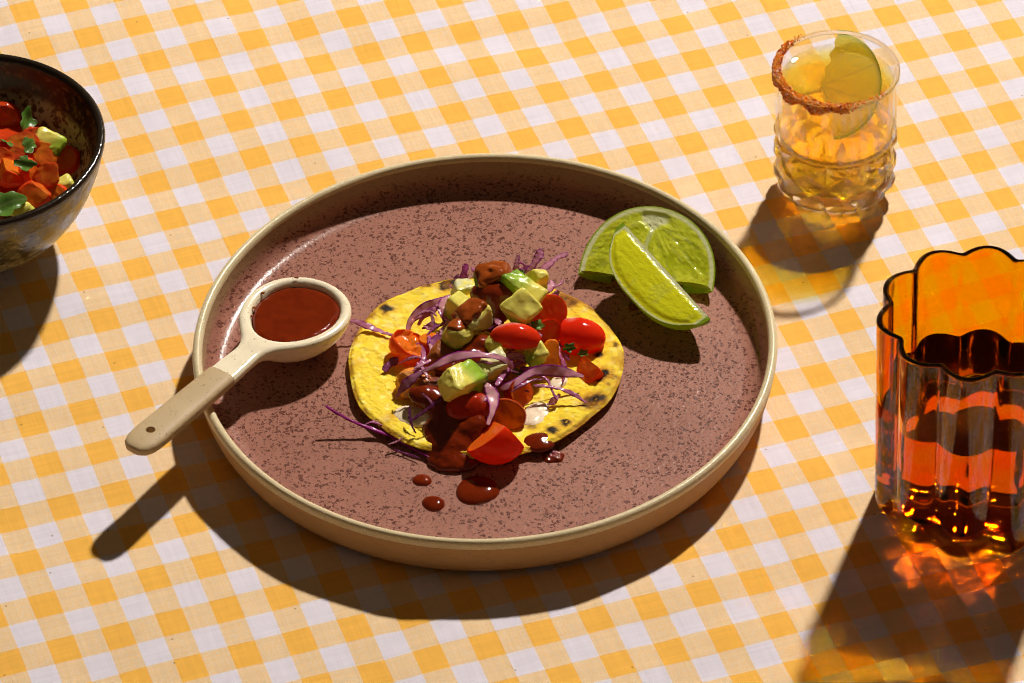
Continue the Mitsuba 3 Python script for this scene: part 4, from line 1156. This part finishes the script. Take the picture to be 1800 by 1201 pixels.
for nm, pr, mt in (('outer_wall', bo, 'm_bowl_out'), ('rim', bl, 'm_bowl_out'), ('inside', bi, 'm_bowl_in')):
    put(nm, (lambda a: (a[0] + BC, a[1]))(lathe(pr, 260)), mt, bowl)

SAL = [('tomato', 35, 262, .0455, (11, 8.5, 7), (32, -18, 20), 'large wet tomato chunk in the middle of the salad', [((0, .35, .93), 2.5), ((-.9, -.2, .3), 6)]),
       ('tomato', 74, 270, .0435, (9, 7, 7), (-24, 16, -40), 'tomato chunk in front of the yellow avocado in the bowl', [((.5, -.4, .7), 2.2), ((-.7, .5, .4), 4)]),
       ('tomato', 84, 312, .0450, (7, 6.5, 10), (16, 24, 10), 'upright tomato chunk near the right side of the bowl', [((-.6, -.3, .7), 2.6), ((.9, .1, .2), 4)]),
       ('tomato', 20, 302, .0465, (10, 8, 8), (-22, 24, 40), 'tomato chunk under the small herb leaf in the bowl', [((.2, -.5, .85), 2.6), ((-.8, .4, .3), 5)]),
       ('tomato', 60, 342, .0450, (8.5, 7, 7), (34, -12, 0), 'glossy wet tomato piece nearest the front rim of the bowl', [((.2, -.2, .95), 3.6), ((.7, .6, .3), 4.5)]),
       ('tomato', 4, 208, .0370, (10, 8, 9), (0, 0, 0), 'dark tomato at the shaded rear of the bowl', [((.1, -.8, .3), 4)]),
       ('tomato', 116, 282, .0330, (8, 7, 8), (0, 20, 0), 'dark tomato in the shade at the right inside wall of the bowl', [((-.3, -.6, .5), 4)]),
       ('tomato', -8, 290, .0455, (11, 9, 9), (24, 0, 10), 'tomato chunk at the photo edge in the bowl', [((.4, -.3, .85), 2.4)]),
       ('tomato', 54, 300, .0455, (8, 6, 7), (40, 20, 70), 'small tomato piece right of the small herb leaf in the bowl', [((.1, -.6, .75), 1.6), ((.8, .3, .4), 4)]),
       ('tomato', 8, 258, .0440, (8, 7, 7), (-30, 10, 15), 'orange tomato piece left of the large chunk in the bowl', [((.1, .2, .95), 2.0)]),
       ('tomato', 64, 246, .0400, (8, 6, 7), (12, 30, -10), 'tomato piece behind the large chunk in the salad bowl', [((.3, -.5, .8), 2.0)]),
       ('tomato', 92, 345, .0390, (8, 6, 6), (12, 0, 30), 'tomato piece beside the green avocado at the right of the bowl', [((-.3, -.4, .85), 2.0)]),
       ('tomato', -60, 272, .0300, (46, 44, 8), (0, 0, 0), 'bed of tomato under the other salad pieces', [])]
for k_, (kind, px, py, z, axs, eul, lab, cuts) in enumerate(SAL):
    v_ = .72 + .5 * ((k_ * .618) % 1)
    axs = tuple(.92 * a for a in axs)
    tomato(px, py, z, axs, eul, lab, 200 + k_, cuts=cuts, skin=[.70 * min(v_, 1.1), .055 * v_, .010], flesh=[.76 * min(v_, 1.15), .14 * v_ * v_, .018], jelly=.55, bumpy=.0007)
avocado(86, 250, .0440, (14, 10, 9), (20, 14, -20), 'yellow avocado piece at the rear right of the salad bowl', 221, gdir=(.8, -.4, -.4), jitter=3, r=.0025)
avocado(112, 326, .0400, (9, 8, 8), (10, 0, 20), 'green avocado piece by the right inside wall of the bowl', 222, green=.9, r=.002)
avocado(36, 368, .0440, (12, 9, 8), (0, 10, 10), 'green avocado piece by the front rim of the bowl', 223, green=.9, r=.003)
leaf(47, 212, .0445, 5.8, (55, -10, 70), 'dark herb leaf standing at the rear of the salad', 224, tone=-.2, lobes=3)
leaf(44, 288, .0530, 4.6, (25, 8, -15), 'herb leaf with a pale side lying on the salad tomatoes', 225, tone=.25, lobes=4)
leaf(10, 358, .0520, 8.5, (22, 10, 30), 'large glossy green leaf at the front of the salad bowl', 226, tone=.0, lobes=3)
leaf(52, 255, .0510, 4.5, (40, 10, 60), 'small folded herb leaf between tomato chunks in the bowl', 227, tone=.0, lobes=3)
leaf(10, 250, .0500, 4.0, (30, 20, 120), 'narrow herb leaf on the left tomato chunk in the bowl', 228, tone=.1, lobes=3)
